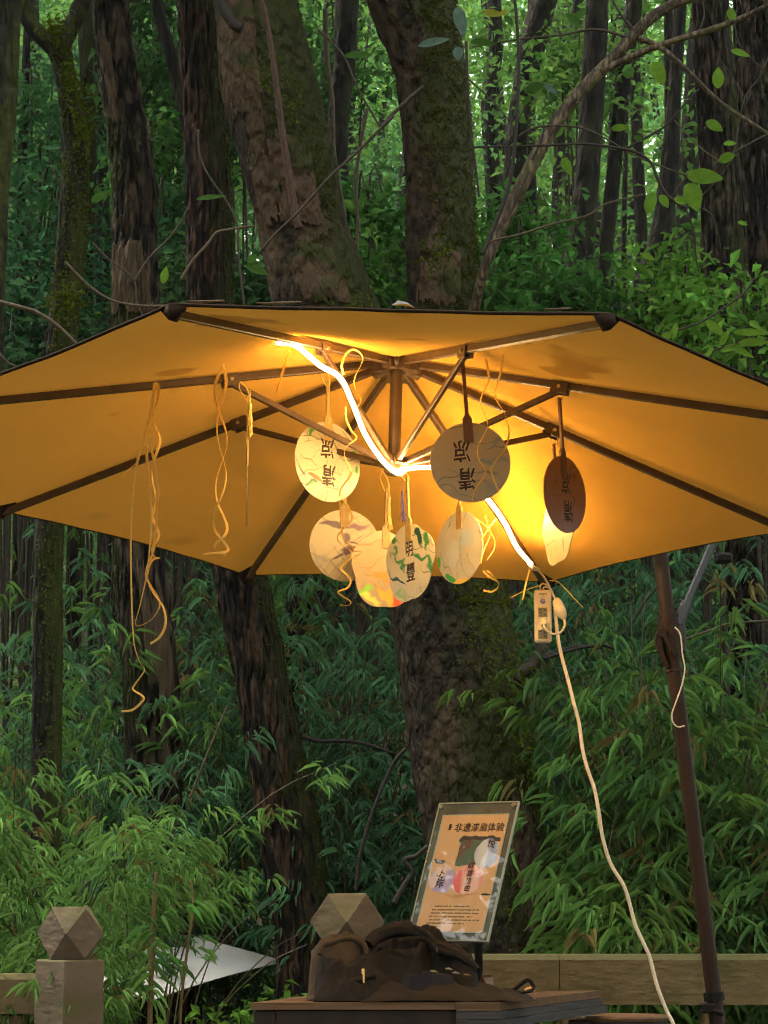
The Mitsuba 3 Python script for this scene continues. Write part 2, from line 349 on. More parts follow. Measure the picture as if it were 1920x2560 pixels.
for pts, r0, r1 in [([(1500, 180), (1560, 150), (1645, 115), (1750, 82), (1830, 55), (1925, 12)], 0.02, 0.014),
                    ([(1595, 96), (1650, 118), (1720, 178), (1800, 255), (1925, 338)], 0.016, 0.009),
                    ([(1590, 80), (1555, 40), (1525, -10)], 0.008, 0.005),
                    ([(1575, 95), (1490, 74), (1400, 88), (1300, 98), (1180, 118)], 0.008, 0.003),
                    ([(1745, 85), (1760, 40), (1756, -5)], 0.005, 0.004)]:
    add(nm(key + '__branch_fork'), px_tube(pts, dz, r0, r1), 'bark_pale' if r0 > 0.01 else 'twig', True)
add(key + '__vine', px_tube([(650, -20), (668, 60), (682, 145), (697, 260), (710, 358), (726, 460), (738, 535), (748, 572)], D0 - 0.5, 0.012, 0.02, 8), 'vine', True)
labels[key + '__vine'] = {'label': 'rust-brown vine hanging down the left stem'}
add(key + '__branch_stub', px_tube([(545, -10), (560, 25), (585, 62), (605, 70)], D0 - 0.48, 0.02, 0.03, 8), 'dark_twig', True)
# broken limb low on the right of the bole
add(key + '__branch_stub_001', px_tube([(1290, 1700), (1305, 1680), (1330, 1665), (1350, 1630), (1362, 1600), (1370, 1570)], D0 - 0.15, 0.035, 0.022, 10), 'twig', True)
add(key + '__branch_stub_002', px_tube([(1345, 1645), (1390, 1630), (1450, 1615), (1520, 1622)], D0 - 0.16, 0.014, 0.005, 8), 'dark_twig', True)
# moss tufts on the bole and stems
def moss_tufts(key, pts, d, n, spread, rng, size=0.035):
    packs = []
    for x, y in pts:
        c = W(x, y, d); m = n
        p = c + rng.normal(size=(m, 3)) * [spread, 0.02, spread * 1.2]
        dd = unit(rng.normal(size=(m, 3)) * [0.7, 0.4, 0.6] + [0.2, -0.6, -0.5])
        packs.append(leaves(FAR, p, dd, unit(rng.normal(size=(m, 3)) + [0, -0.5, 0.6]), size * (0.5 + rng.random(m)), size * 0.35, tint(m, (0.06, 0.085, 0.008), 0.5, rng)))
    put_leaves(key, packs)
moss_tufts('big_forked_tree__moss', [(690, 200), (720, 250), (660, 185), (1085, 625), (1090, 640), (1250, 1560), (1290, 1700), (1315, 1850), (1325, 1950), (905, 760)], D0 - 0.42, 50, 0.045, np.random.default_rng(4))
def flakes(key, path, d, n, seed, col, side=(1, -0.2, 0.1), lo=0.25, size=0.015, zlo=0.3, zhi=6.2, freq=4.0, stand=0.5):
    # small moss or bark flakes growing out of the trunk surface along rows (x, y, z, r)
    rng = np.random.default_rng(seed); path = np.asarray(path, float)
    q = spline(path, 200); q = q[(q[:, 2] > zlo) & (q[:, 2] < zhi)]
    i = rng.integers(0, len(q), n * 3); a = rng.random(n * 3) * 2 * np.pi
    nr = np.stack([np.cos(a), np.sin(a), a * 0], 1)
    j = np.minimum(i + 1, len(q) - 1); f = rng.random(n * 3)[:, None]
    qq = q[i] * (1 - f) + q[j] * f; P = qq[:, :3] + nr * qq[:, 3:4]
    keep = (nr @ unit(side) + 1.6 * (meshkit.fbm(P * freq, 3, seed) - 0.5) > lo)
    P, nr = P[keep][:n], nr[keep][:n]; m = len(P)
    tg = unit(rng.normal(size=(m, 3)) * [1, 1, 0.6] + [0, 0, -0.6])
    D = unit(nr * stand + tg)
    put_leaves(key, [leaves(FAR, P - nr * 0.004, D, nr, size * (0.5 + rng.random(m)), size * 0.55, tint(m, col, 0.6, rng))])
def bare_patch(key, path, a0, a1, z0, z1, seed, out=0.012, mat='bare_wood', label=None):
    # an irregular sheet of bare wood lying on a trunk between two angles (degrees) and two heights
    q = spline(np.asarray(path, float), 600); q = q[np.argsort(q[:, 2])]
    nz, na = 160, 70
    zz, aa = np.meshgrid(np.linspace(z0, z1, nz), np.radians(np.linspace(a0, a1, na)), indexing='ij')
    c = np.stack([np.interp(zz, q[:, 2], q[:, k]) for k in range(4)], -1)
    d = np.stack([np.cos(aa), np.sin(aa), 0 * aa], -1)
    n = meshkit.fbm(np.stack([np.cos(aa) * 3, zz * 3.0, np.sin(aa) * 3], -1) + seed, 4, seed)
    s = (1 - (2 * (zz - z0) / (z1 - z0) - 1) ** 2) * (1 - (2 * (aa - aa.min()) / (aa.max() - aa.min()) - 1) ** 2)
    field = s ** 0.4 + 1.5 * (n - 0.5) + 0.9 * (meshkit.fbm(np.stack([np.cos(aa) * 22, zz * 7.0, np.sin(aa) * 22], -1) + seed, 3, seed + 2) - 0.5)
    P = c[..., :3] + d * (c[..., 3:] * 1.02 + out * np.clip(field - 0.4, 0, 0.6)[..., None] * 2 + 0.006)
    i, j = np.meshgrid(np.arange(nz - 1), np.arange(na - 1), indexing='ij')
    f = np.stack([i * na + j, i * na + j + 1, (i + 1) * na + j + 1, (i + 1) * na + j], -1).reshape(-1, 4)
    f = f[field.reshape(-1)[f].min(1) > 0.42]
    add(nm(key), (P.reshape(-1, 3), f), mat, True)
    if label: labels[key] = {'label': label}
ST = {}
for nme, pts, dd in (('a', bole, D0), ('b', stem1, D0), ('c', stem2, D0 - 0.05)):
    ST[nme] = px_path(pts, dd, nme == 'a', 0)
flakes(key + '__moss_001', ST['a'], D0, 13000, 1, (0.085, 0.098, 0.008), (0.95, -0.3, 0), 0.28)
flakes(key + '__moss_002', ST['b'], D0, 11000, 2, (0.062, 0.074, 0.007), (0.95, -0.3, 0), 0.34)
flakes(key + '__moss_003', ST['c'], D0, 9000, 3, (0.045, 0.056, 0.005), (0.8, -0.6, 0), 0.38)
flakes(key + '__bark_flake_001', ST['a'], D0, 1500, 4, (0.030, 0.019, 0.010), (-0.6, -0.8, 0), 0.15, 0.018, stand=0.05)
flakes(key + '__bark_flake_002', ST['b'], D0, 1500, 5, (0.045, 0.030, 0.016), (-0.7, -0.7, 0), 0.15, 0.018, stand=0.05)
flakes(key + '__bark_flake_003', ST['c'], D0, 1200, 6, (0.028, 0.018, 0.010), (-0.7, -0.7, 0), 0.15, 0.018, stand=0.05)
zb = lambda y: float(W(750, y, D0)[2])
bare_patch(key + '__bare_bark', ST['b'], -150, -55, zb(600), zb(360), 2, 0.006, 'bark_bare')
bare_patch(key + '__bare_bark_001', ST['b'], -175, -95, zb(330), zb(-30), 6, 0.006, 'bark_bare')
bare_patch(key + '__bare_bark_002', ST['b'], -120, -60, zb(790), zb(640), 9, 0.006, 'bark_bare')
bare_patch(key + '__bare_bark_003', ST['c'], -135, -60, zb(800), zb(660), 4, 0.006, 'bark_bare')
bare_patch(key + '__bare_bark_004', ST['a'], -75, -40, zb(2330), zb(1990), 4, 0.008, 'bark_bare')
limbs(key, W(560, -500, D0), 0.12, 3, 4, 2.0); crown(key, W(700, -1500, D0), 3.0, 2600, 5)

kl, pl = tree('rough_barked_tree', [(262, -240, 100), (268, -100, 102), (273, 0, 105), (286, 110, 104), (301, 231, 104), (322, 350, 112), (335, 463, 119), (338, 600, 120), (338, 750, 123), (340, 1000, 126), (344, 1387, 133), (372, 1647, 142), (385, 1936, 146), (392, 2150, 165)],
     12.5, 'bark_left', 'rough ridged tree with torn pale wood patches, first one left of the reddish tree', 5, 11, 0.015, 9, 0.025)
zl = lambda y: float(W(340, y, 12.5)[2])
bare_patch(kl + '__bare_wood', pl, -150, -28, zl(800), zl(615), 3, 0.02, label='pale torn bare wood just above the umbrella')
bare_patch(kl + '__bare_wood_001', pl, -128, -95, zl(330), zl(90), 5)
bare_patch(kl + '__bare_wood_002', pl, -70, -35, zl(1960), zl(1480), 7)
bare_patch(kl + '__bare_wood_003', pl, -90, -62, zl(1720), zl(1380), 8)
kr, pr = tree('red_barked_tree', [(478, -240, 100), (484, -100, 102), (492, 0, 104), (503, 174, 108), (516, 347, 120), (522, 579, 124), (528, 800, 127), (555, 1100, 132), (602, 1450, 139), (645, 1647, 134), (687, 1879, 144), (723, 2073, 158), (758, 2305, 152), (772, 2450, 160)],
     12.0, 'bark_red', 'reddish brown leaning tree with finely ridged bark, passing left behind the carved stone post', 5, 21, 0.013, 11, 0.02)
tree('ridged_tree', [(1760, -240, 100), (1768, -100, 98), (1775, 0, 98), (1790, 231, 108), (1803, 463, 108), (1812, 752, 118), (1832, 1000, 122), (1868, 1300, 130), (1880, 1416, 132), (1892, 1600, 150)],
     13.2, 'bark_ridged', 'dark ridged tree at the right whose lower trunk shows below the umbrella edge', 5, 31, 0.012, 11, 0.02)
tree('ridged_tree', [(1890, -240, 140), (1900, 0, 140), (1908, 400, 142), (1928, 800, 150), (1950, 1200, 155)],
     14.2, 'bark_ridged', 'dark ridged tree cut by the right edge of the photo', 5, 37, 0.012, 11, 0.02)
tree('dark_mossy_tree', [(30, -240, 90), (18, 0, 78), (8, 290, 70), (-8, 500, 62), (-22, 800, 70), (-40, 1200, 80)],
     9.8, 'bark_green', 'near-black mossy tree cut by the left edge of the photo', 5, 41, 0.006, 7, 0.03)
flakes(kr + '__moss', pr, 12, 7000, 8, (0.06, 0.075, 0.006), (1, 0.1, 0), 0.62)
# the forked mossy tree at the left
k, pth = tree('forked_mossy_tree', [(140, 70, 46), (146, 115, 62), (160, 180, 56), (172, 240, 60), (186, 350, 66), (186, 450, 74), (180, 560, 78), (170, 700, 80), (150, 900, 76), (122, 1360, 74), (118, 1760, 78)],
     11.5, 'bark_green', 'mossy tree with a Y fork near the top left corner of the photo', 0, 51, 0.006, 7, 0.05, crown_r=0)
add(k + '__limb', bark_tube(px_path([(40, -160, 34), (52, -30, 40), (66, 40, 44), (100, 88, 46), (140, 120, 56)], 11.5, False, 2.0), 0.004, 9, 52), 'bark_green', True)
add(k + '__limb_001', bark_tube(px_path([(240, -160, 40), (215, -30, 44), (195, 30, 46), (172, 80, 46), (146, 125, 56)], 11.5, False, 2.0), 0.004, 9, 53), 'bark_green', True)
crown(k, W(120, -900, 11.5), 2.0, 800, 3)
moss_tufts(k + '__moss', [(150, 60), (130, 70), (175, 190), (195, 220), (205, 260), (215, 300), (210, 330), (150, 730), (165, 745), (190, 745), (140, 760), (170, 770)], 11.3, 60, 0.035, np.random.default_rng(9))
flakes(k + '__moss_001', pth, 11.5, 7000, 9, (0.075, 0.10, 0.008), (0.7, -0.7, 0), 0.1)
labels[k + '__moss']['label'] = 'bright green moss pads'

# mid-distance and far trunks
MID = [([(210, 0, 40), (222, 300, 42), (215, 600, 44), (205, 900, 46)], 15.5, 'bark_green', 'slim green-mossed tree between the forked mossy tree and the rough-barked tree'),
       ([(60, 300, 24), (48, 640, 26), (55, 1000, 28)], 16, 'bark_far', 'thin dark tree near the left edge above the umbrella'),
       ([(868, -20, 62), (862, 150, 58), (846, 300, 56), (840, 500, 58)], 17, 'bark_far', 'grey far tree seen between the two thick stems'),
       ([(825, 0, 34), (815, 240, 34), (822, 600, 36)], 21, 'bark_far', 'thin grey far tree just left of the grey tree between the stems'),
       ([(1495, -20, 60), (1478, 300, 62), (1462, 520, 68), (1449, 680, 76), (1440, 800, 84)], 17, 'bark_far', 'slender tree standing left of the bright misty gap'),
       ([(1690, 180, 36), (1668, 480, 52), (1640, 620, 52), (1612, 700, 56), (1600, 800, 56)], 18, 'bark_far', 'leaning dark tree right of the bright misty gap'),
       ([(1674, 300, 28), (1676, 560, 28), (1678, 800, 30)], 19, 'bark_far', 'straight thin tree close beside the leaning dark tree'),
       ([(1564, 400, 14), (1560, 600, 15), (1565, 800, 16)], 22, 'bark_far', 'pole-thin tree standing inside the bright misty gap'),
       ([(1530, 420, 22), (1528, 620, 24), (1520, 780, 26)], 26, 'bark_far', 'faint far tree inside the bright misty gap'),
       ([(1368, -30, 70), (1330, 120, 70), (1305, 260, 62), (1288, 430, 62), (1280, 700, 64)], 20, 'bark_far', 'dark slanting far tree crossed by the pale branch'),
       ([(1232, -30, 40), (1240, 130, 38), (1222, 260, 40), (1235, 500, 42)], 23, 'bark_far', 'thin far tree just right of the upright mossy stem'),
       ([(1590, -30, 44), (1570, 120, 44), (1552, 260, 40), (1535, 420, 40)], 19, 'bark_far', 'far tree near the top right leaning behind the pale branch'),
       ([(640, 900, 52), (738, 1250, 50), (742, 1560, 60), (752, 1760, 66), (780, 2000, 70)], 14.5, 'bark_far', 'slim dark forked tree under the umbrella edge among the bamboo'),
       ([(400, 200, 40), (405, 420, 44), (412, 700, 46), (430, 1000, 46)], 19, 'bark_far', 'dim tree seen between the rough-barked and the reddish tree'),
       ([(255, 560, 46), (262, 760, 50), (270, 1000, 52)], 17, 'bark_far', 'pale grey tree tucked behind the rough-barked tree above the umbrella')]
for i, (pts, d, mat, lab) in enumerate(MID):
    tree('slender_tree', pts, d, mat, lab, 3.5, 60 + i, 0.006, 8, 0.04, crown_r=1.8 if i % 2 == 0 else 0, crown_n=700)
key = 'slender_tree_012'
add(key + '__limb_010', px_tube([(752, 1560), (775, 1510), (795, 1460), (805, 1400)], 14.5, 0.03, 0.015), 'bark_far', True)

rng = np.random.default_rng(22)
far_n = 0
for i in range(48):
    d = 20 + 26 * rng.random(); x = (rng.random() ** (0.75) * 2 - 1) * (0.175 * d + 0.6)
    r = 0.07 + 0.13 * rng.random() ** 2; lean = rng.normal() * 0.11; lean2 = rng.normal() * 0.05
    z = float(ground_z(x, d)); h = 11 + 4 * rng.random()
    key = num('forest_tree'); tag(key, 'slim trunk deep in the forest half hidden by leaves', 'tree', 'slim trunks deep in the forest')
    bend = rng.normal() * 0.5
    add(key + '__trunk', bark_tube([[x, d, z - 0.2, r * 1.25], [x + lean * 2, d, z + 2, r], [x + lean * 6 + bend, d + lean2 * 6, z + 6, r * 0.85], [x + lean * 9, d + lean2 * 9, z + h, r * 0.5]], 0.006, 6, 100 + i, cell=0.05, rowh=0.15, lumps=0.03), 'bark_far', True)

# ---------------------------------------------------------------- undergrowth
THICK = {}
def bamboo(label, x, y, h, nculm, lean, seed, leaf_len=0.17, base=(0.05, 0.12, 0.035), sprays=20, spread=0.25, group=None, thick=0.005, per=(4, 8), low=0.2, cat='bamboo', dirn=-0.05, zmin=-9.0):
    rng = np.random.default_rng(seed)
    THICK.setdefault(label, [[], []])
    P, D, U, L, C = [], [], [], [], []
    for c in range(nculm):
        a = rng.random() * 6.283; rad = spread * math.sqrt(rng.random())
        bx, by = x + rad * math.cos(a), y + rad * math.sin(a)
        bz = float(ground_z(bx, by)) - 0.05
        hh = h * (0.7 + 0.4 * rng.random())
        out = np.array([math.cos(a), math.sin(a), 0]) * lean * (0.4 + rng.random()) + np.array([rng.normal() * 0.07, dirn, 0])
        def at(t): return np.array([bx, by, bz]) + np.array([0, 0, 1]) * hh * (t - 0.22 * t ** 3) + out * hh * t ** 2.2
        THICK[label][0].append(tube([at(t) for t in (0, 0.3, 0.6, 0.85, 1)], [thick, thick, thick * 0.8, thick * 0.5, thick * 0.25], 6, 14))
        for s in range(sprays):
            t = low + (1 - low) * (s + rng.random()) / sprays
            q = at(t)
            if q[2] < zmin: continue
            b = rng.random() * 6.283
            tw = unit(np.array([math.cos(b), math.sin(b), 0.25 * rng.normal()]))
            ln = (0.10 + 0.28 * rng.random()) * leaf_len / 0.17
            e = q + tw * ln + [0, 0, -0.35 * ln]
            n = rng.integers(per[0], per[1])
            side = unit(np.cross(tw, [0, 0, 1]))
            ang = np.linspace(-1.15, 1.15, n) + rng.normal(size=n) * 0.15
            dd = np.cos(ang)[:, None] * tw + np.sin(ang)[:, None] * side + np.array([0, 0, -0.30 - 0.4 * rng.random()])
            dd += rng.normal(size=(n, 3)) * 0.15
            P.append(e + rng.normal(size=(n, 3)) * 0.015); D.append(dd)
            U.append(unit(np.array([0, 0, 1]) + rng.normal(size=(n, 3)) * 0.3)); L.append(leaf_len * (0.45 + 0.8 * rng.random(n)))
            k = np.array(base) * (0.65 + 0.7 * rng.random())
            if rng.random() < 0.06: k = np.array([0.16, 0.14, 0.05])
            C.append(k * (0.8 + 0.4 * rng.random((n, 1))))
    P, D, U, L, C = map(np.concatenate, (P, D, U, L, C))
    THICK[label][1].append(leaves(LANCE, P, D, U, L, L * 0.13, C))

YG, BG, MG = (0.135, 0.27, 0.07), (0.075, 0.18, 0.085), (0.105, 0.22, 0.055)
def bam(px, py, d, label, group, **k):
    """a clump whose leaf tips reach up to photo height py at photo x = px"""
    p = W(px, py, d); g = float(ground_z(p[0], d))
    return bamboo(label, p[0], d, max(0.5, (p[2] - g) * 1.32), seed=int(px * 7 + py + d * 13), group=group, **k)

# right: big-leaved bamboo behind the railing
GR = 'leafy bamboo behind the right railing'
for i, (px, py, d) in enumerate([(1690, 1680, 10.5), (1490, 1560, 11.5), (1620, 1600, 10.6), (1650, 1540, 11.0), (1780, 1560, 10.5), (1900, 1580, 10.9), (1480, 1850, 11.4), (1670, 1830, 10.3), (1620, 1740, 10.2), (1740, 1780, 10.3), (1860, 1730, 10.2), (1950, 1830, 10.3),
                                 (1650, 2140, 10.0), (1500, 2150, 11.2), (1450, 2000, 11.6), (1570, 2040, 10.0), (1690, 2070, 10.1), (1810, 2010, 10.0), (1910, 2070, 10.1)]):
    bam(px, py, d, 'dense broad-leaved bamboo rising behind the right railing', GR, nculm=9, lean=0.18 if px > 1640 or d > 11 else 0.07, dirn=0.05, leaf_len=0.17 if d < 10.25 else 0.14, base=(MG, (0.11, 0.205, 0.045), (0.075, 0.165, 0.05))[i % 3], sprays=19, spread=0.2)
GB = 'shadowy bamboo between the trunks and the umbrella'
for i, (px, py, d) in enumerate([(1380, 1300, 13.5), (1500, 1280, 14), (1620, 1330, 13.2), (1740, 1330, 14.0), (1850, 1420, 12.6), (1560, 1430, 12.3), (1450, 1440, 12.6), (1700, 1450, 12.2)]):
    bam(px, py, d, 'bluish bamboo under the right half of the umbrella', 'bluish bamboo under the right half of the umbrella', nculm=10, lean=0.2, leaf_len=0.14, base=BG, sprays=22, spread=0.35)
for i, (px, py, d) in enumerate([(760, 1330, 13.8), (860, 1380, 13.2), (960, 1420, 13.4), (680, 1400, 14.2), (820, 1500, 12.8), (930, 1560, 12.6), (960, 1690, 12.6), (900, 1750, 12.7), (820, 1640, 13.0), (940, 1880, 12.4), (960, 1960, 12.3), (900, 2080, 12.3)]):
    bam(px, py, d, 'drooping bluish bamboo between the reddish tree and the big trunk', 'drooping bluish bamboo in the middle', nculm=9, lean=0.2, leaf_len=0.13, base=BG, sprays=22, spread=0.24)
for i, (px, py, d) in enumerate([(470, 1300, 14.5), (250, 1330, 14.2), (190, 1420, 13.6), (480, 1420, 13.8), (40, 1250, 14.0), (120, 1200, 14.6), (330, 1210, 15.0), (420, 1200, 14.8), (20, 1480, 13.2), (520, 1580, 13.3), (230, 1600, 13.0), (490, 1700, 13.2), (90, 1680, 12.6), (250, 1800, 13.2), (510, 1850, 13.2), (20, 1800, 12.2), (180, 1880, 11.8), (240, 1750, 13.2)]):
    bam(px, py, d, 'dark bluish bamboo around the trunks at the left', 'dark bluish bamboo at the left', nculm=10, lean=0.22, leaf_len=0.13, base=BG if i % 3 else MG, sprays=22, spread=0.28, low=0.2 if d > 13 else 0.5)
for i, (px, py, d, lo) in enumerate([(40, 1990, 10.8, .45), (160, 2000, 10.4, .5), (280, 1990, 10.6, .72), (360, 2010, 10.7, .78), (400, 2060, 10.9, .8), (190, 2120, 9.9, .65), (90, 2140, 9.9, .45), (330, 2110, 10.2, .8), (20, 2230, 9.6, .4), (60, 2300, 9.5, .4)]):
    bam(px, py, d, 'yellow-green bamboo sprays behind the left stone post', 'yellow-green bamboo at the lower left', nculm=9 if lo < 0.6 else 5, lean=0.3, leaf_len=0.10, base=YG, sprays=32, spread=0.22, low=lo, zmin=-9 if px < 210 else float(W(px, 2215, d)[2]))
for lab, (cs, fs) in THICK.items():
    key = num('bamboo_thicket'); tag(key, lab, 'bamboo', kind='stuff')
    add(key + '__canes', join(cs), 'culm', True); labels[key + '__canes'] = {'kind': 'stuff'}
    put_leaves(key + '__foliage', fs)
principled('cane', mikit.proc(lambda p, n, uv: mix((0.08, 0.06, 0.022), (0.2, 0.145, 0.055), fbm(p.x * 30, p.y * 30, p.z * 9, 2))), 0.5)
# two clear canes in front of the pale tarp
key = num('bamboo_cane'); tag(key, 'brown-yellow bamboo cane standing clear before the pale awning', 'bamboo')
add(key + '__culm', px_tube([(372, 2700), (376, 2500), (380, 2400), (384, 2280), (390, 2180)], 9.4, 0.012, 0.008, 10), 'cane', True)
add(key + '__culm_001', px_tube([(446, 2700), (452, 2520), (470, 2360), (482, 2280), (478, 2200)], 9.5, 0.007, 0.004, 8), 'cane', True)
rng = np.random.default_rng(31)
P, D, U, L, C = [], [], [], [], []
for (x, y, s) in [(390, 2210, 1), (480, 2270, 1), (388, 2330, -1), (395, 2300, 1), (500, 2260, 1), (380, 2440, -1), (400, 2400, 1)]:
    n = 7; c = W(x, y, 9.35); ang = np.linspace(-0.9, 0.9, n) + rng.normal(size=n) * 0.1
    P.append(c + rng.normal(size=(n, 3)) * 0.02); D.append(np.stack([s * np.cos(ang), np.sin(ang) * 0.8 - 0.2, np.full(n, -0.45)], 1)); U.append(np.tile([0, -0.4, 1.0], (n, 1)) + rng.normal(size=(n, 3)) * 0.2)
    L.append(0.13 * (0.7 + 0.5 * rng.random(n))); C.append(tint(n, MG, 0.3, rng))
P, D, U, L, C = map(np.concatenate, (P, D, U, L, C))
put_leaves(key + '__foliage', [leaves(LANCE, P, D, U, L, L * 0.15, C)])

# broad-leaved bushes in the upper half
BSH = {}
def bush(label, px, py, d, r, n, length, base, seed, group=None, ratio=0.5, tpl=CARD):
    rng = np.random.default_rng(seed)
    st, fo = BSH.setdefault(label, [[], []])
    c = W(px, py, d); g = float(ground_z(c[0], d))
    st.append(tube([[c[0], d, g - 0.1], [c[0] + 0.1, d, (g + c[2]) / 2], c], [0.03, 0.02, 0.008], 6))
    for k in range(5):
        e = c + unit(rng.normal(size=3) + [0, 0, 0.4]) * r * 0.8
        st.append(tube([[c[0], d, (g + c[2]) / 2], (c + e) / 2 + [0, 0, 0.05], e], [0.012, 0.008, 0.003], 5, 8))
    fo.append(cloud(c, (r, r, r), n, length, base, tpl, ratio, 30, rng))
BUSH = [(1310, 620, 15, 0.42, 900, .10, (.05, .13, .03)), (1370, 770, 14, .42, 900, .10, (.05, .13, .03)), (1600, 850, 14, .35, 700, .10, (.06, .15, .03)), 
        (1420, 200, 19, .45, 600, .11, (.06, .13, .03)), (1700, 730, 13.6, .36, 620, .09, (.08, .18, .03)), (1750, 790, 12.6, .3, 420, .09, (.08, .18, .03)), (1890, 830, 11.8, .36, 600, .09, (.08, .18, .03)),
        (880, 560, 14, .4, 1100, .1, (.05, .12, .03)), (900, 700, 13.5, .35, 1000, .1, (.06, .14, .03)), (860, 150, 18, .6, 900, .1, (.04, .1, .03)),
        (410, 260, 15, .45, 1200, .09, (.045, .11, .035)), (400, 420, 14.5, .35, 900, .09, (.05, .12, .03)), (420, 600, 14, .35, 900, .09, (.035, .09, .035)), (395, 100, 17, .5, 900, .1, (.04, .1, .03)),
        (100, 350, 16, .6, 1300, .09, (.05, .13, .05)), (60, 560, 15.5, .6, 1500, .09, (.045, .12, .05)), (80, 760, 15, .6, 1500, .09, (.04, .11, .05)), (250, 450, 18, .6, 900, .1, (.05, .13, .04)), (250, 850, 15, .4, 900, .09, (.04, .11, .04)), (40, 900, 14.5, .5, 1200, .09, (.04, .1, .045)),
        (600, 760, 14, .4, 800, .09, (.035, .09, .035)), (450, 760, 13.5, .35, 700, .09, (.035, .08, .03)), (610, 350, 17, .4, 700, .1, (.035, .09, .03)), (1230, 780, 13, .35, 900, .1, (.05, .13, .03))]
for i, b in enumerate(BUSH):
    b = (*b[:6], tuple(1.4 * q for q in b[6])); bush('dark glossy broad-leaved bush between the trunks above the umbrella', *b, 200 + i, 'broad-leaved bushes above the umbrella')

for i, b in enumerate([(600, 2640, 10.2, .22, 420, .07, (.10, .22, .03)), (700, 2600, 10.6, .22, 420, .07, (.09, .2, .03)), (500, 2660, 10.0, .2, 320, .07, (.11, .22, .03)), (1035, 2590, 9.9, .2, 300, .09, (.10, .23, .03))]):
    bush('bright green low bush between the pale awning and the table', *b, 300 + i, 'low bright bushes behind the table')

for lab, (st, fo) in BSH.items():
    key = num('undergrowth'); tag(key, lab, 'bushes', kind='stuff')
    add(key + '__branches', join(st), 'twig', True); labels[key + '__branches'] = {'kind': 'stuff'}
    put_leaves(key + '__foliage', fo)

# low ground cover and the leaves that fill the forest behind
rng = np.random.default_rng(12)
n = 16000
gx, gy = (rng.random(n) * 2 - 1) * 3.0, 9.6 + 8 * rng.random(n)
P = np.stack([gx, gy, ground_z(gx, gy) + 0.03 + 0.25 * rng.random(n) ** 2], 1)
put_leaves('ground_cover', [leaves(CARD, P, unit(rng.normal(size=(n, 3)) * [1, 1, 0.4]), unit(rng.normal(size=(n, 3)) * 0.4 + [0, -0.3, 1]), 0.09 * (0.6 + 0.8 * rng.random(n)), 0.045, tint(n, (0.10, 0.21, 0.04), 0.4, rng))])
tag('ground_cover', 'low bright green plants covering the slope behind the railing', 'ground cover', kind='stuff')
packs = []
for i in range(1500):
    d = 16 + 30 * rng.random() ** 0.8; x = (rng.random() * 2 - 1) * (0.18 * d + 0.8)
    zt = ground_z(x, d) + 0.2 + (EYE + d * 0.44 - ground_z(x, d)) * rng.random()
    u = x / d
    gap = math.exp(-((u - 0.108) / 0.022) ** 2) * math.exp(-(((zt - EYE) / d - 0.245) / 0.055) ** 2)
    if gap > 0.25 and (d < 40 or rng.random() < 0.5): continue
    if (zt - EYE) / d > 0.31 and u > 0.02 and d > 24 and rng.random() < 0.5: continue
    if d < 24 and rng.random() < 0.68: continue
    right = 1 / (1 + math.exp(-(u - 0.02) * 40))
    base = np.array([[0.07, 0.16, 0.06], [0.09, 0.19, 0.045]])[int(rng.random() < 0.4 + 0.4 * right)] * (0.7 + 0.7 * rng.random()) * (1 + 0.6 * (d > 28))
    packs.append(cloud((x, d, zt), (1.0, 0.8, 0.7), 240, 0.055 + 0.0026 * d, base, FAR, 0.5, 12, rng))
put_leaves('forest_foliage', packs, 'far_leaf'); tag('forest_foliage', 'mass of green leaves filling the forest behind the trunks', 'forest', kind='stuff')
packs = []
for i in range(420):
    d = 50 + 18 * rng.random(); x = (rng.random() * 2 - 1) * (0.2 * d + 3)
    zt = ground_z(x, d) + (EYE + d * 0.5 - ground_z(x, d)) * rng.random()
    if (zt - EYE) / d > 0.27 and x / d > 0.01 and rng.random() < 0.45: continue
    packs.append(cloud((x, d, zt), (2.2, 1.5, 1.6), 220, 0.3, np.array([0.12, 0.25, 0.06]) * (0.7 + 0.7 * rng.random()), FAR, 0.5, 9, rng))
put_leaves('far_forest', packs, 'far_leaf'); tag('far_forest', 'pale green far trees closing off the view', 'forest', kind='stuff')

# the same forest closes round the clearing on the camera's side
packs = []
for i in range(1500):
    a = math.radians(22 + 316 * rng.random()); rr = 11 + 9 * rng.random() + (14 * rng.random() if math.cos(a) > 0.5 else 0)
    x, y = rr * math.sin(a), rr * math.cos(a) + 4
    packs.append(cloud((x, y, 0.5 + float(ground_z(x, y)) * (y > 10) + 15 * rng.random() ** 0.8), (1.5, 1.5, 1.1), 110, 0.34, np.array([0.07, 0.15, 0.045]) * (0.7 + 0.7 * rng.random()), FAR, 0.5, 9, rng))
put_leaves('clearing_edge', packs, 'far_leaf'); tag('clearing_edge', 'leafy forest edge round the clearing', 'forest', kind='stuff')

# ---------------------------------------------------------------- the forest's damp air
scene['haze_air'] = {'type': 'homogeneous', 'albedo': {'type': 'rgb', 'value': [0.95, 0.95, 0.95]}, 'sigma_t': {'type': 'rgb', 'value': [0.00025, 0.00025, 0.00025]}}
scene['haze'] = {'type': 'cube', 'to_world': mi.ScalarTransform4f().translate([0, 45, 30]).scale([75, 80, 32]), 'bsdf': {'type': 'null'}, 'interior': {'type': 'ref', 'id': 'haze_air'}}
tag('haze', 'thin damp forest mist', 'mist', kind='stuff')
scene['camera']['medium'] = {'type': 'ref', 'id': 'haze_air'}

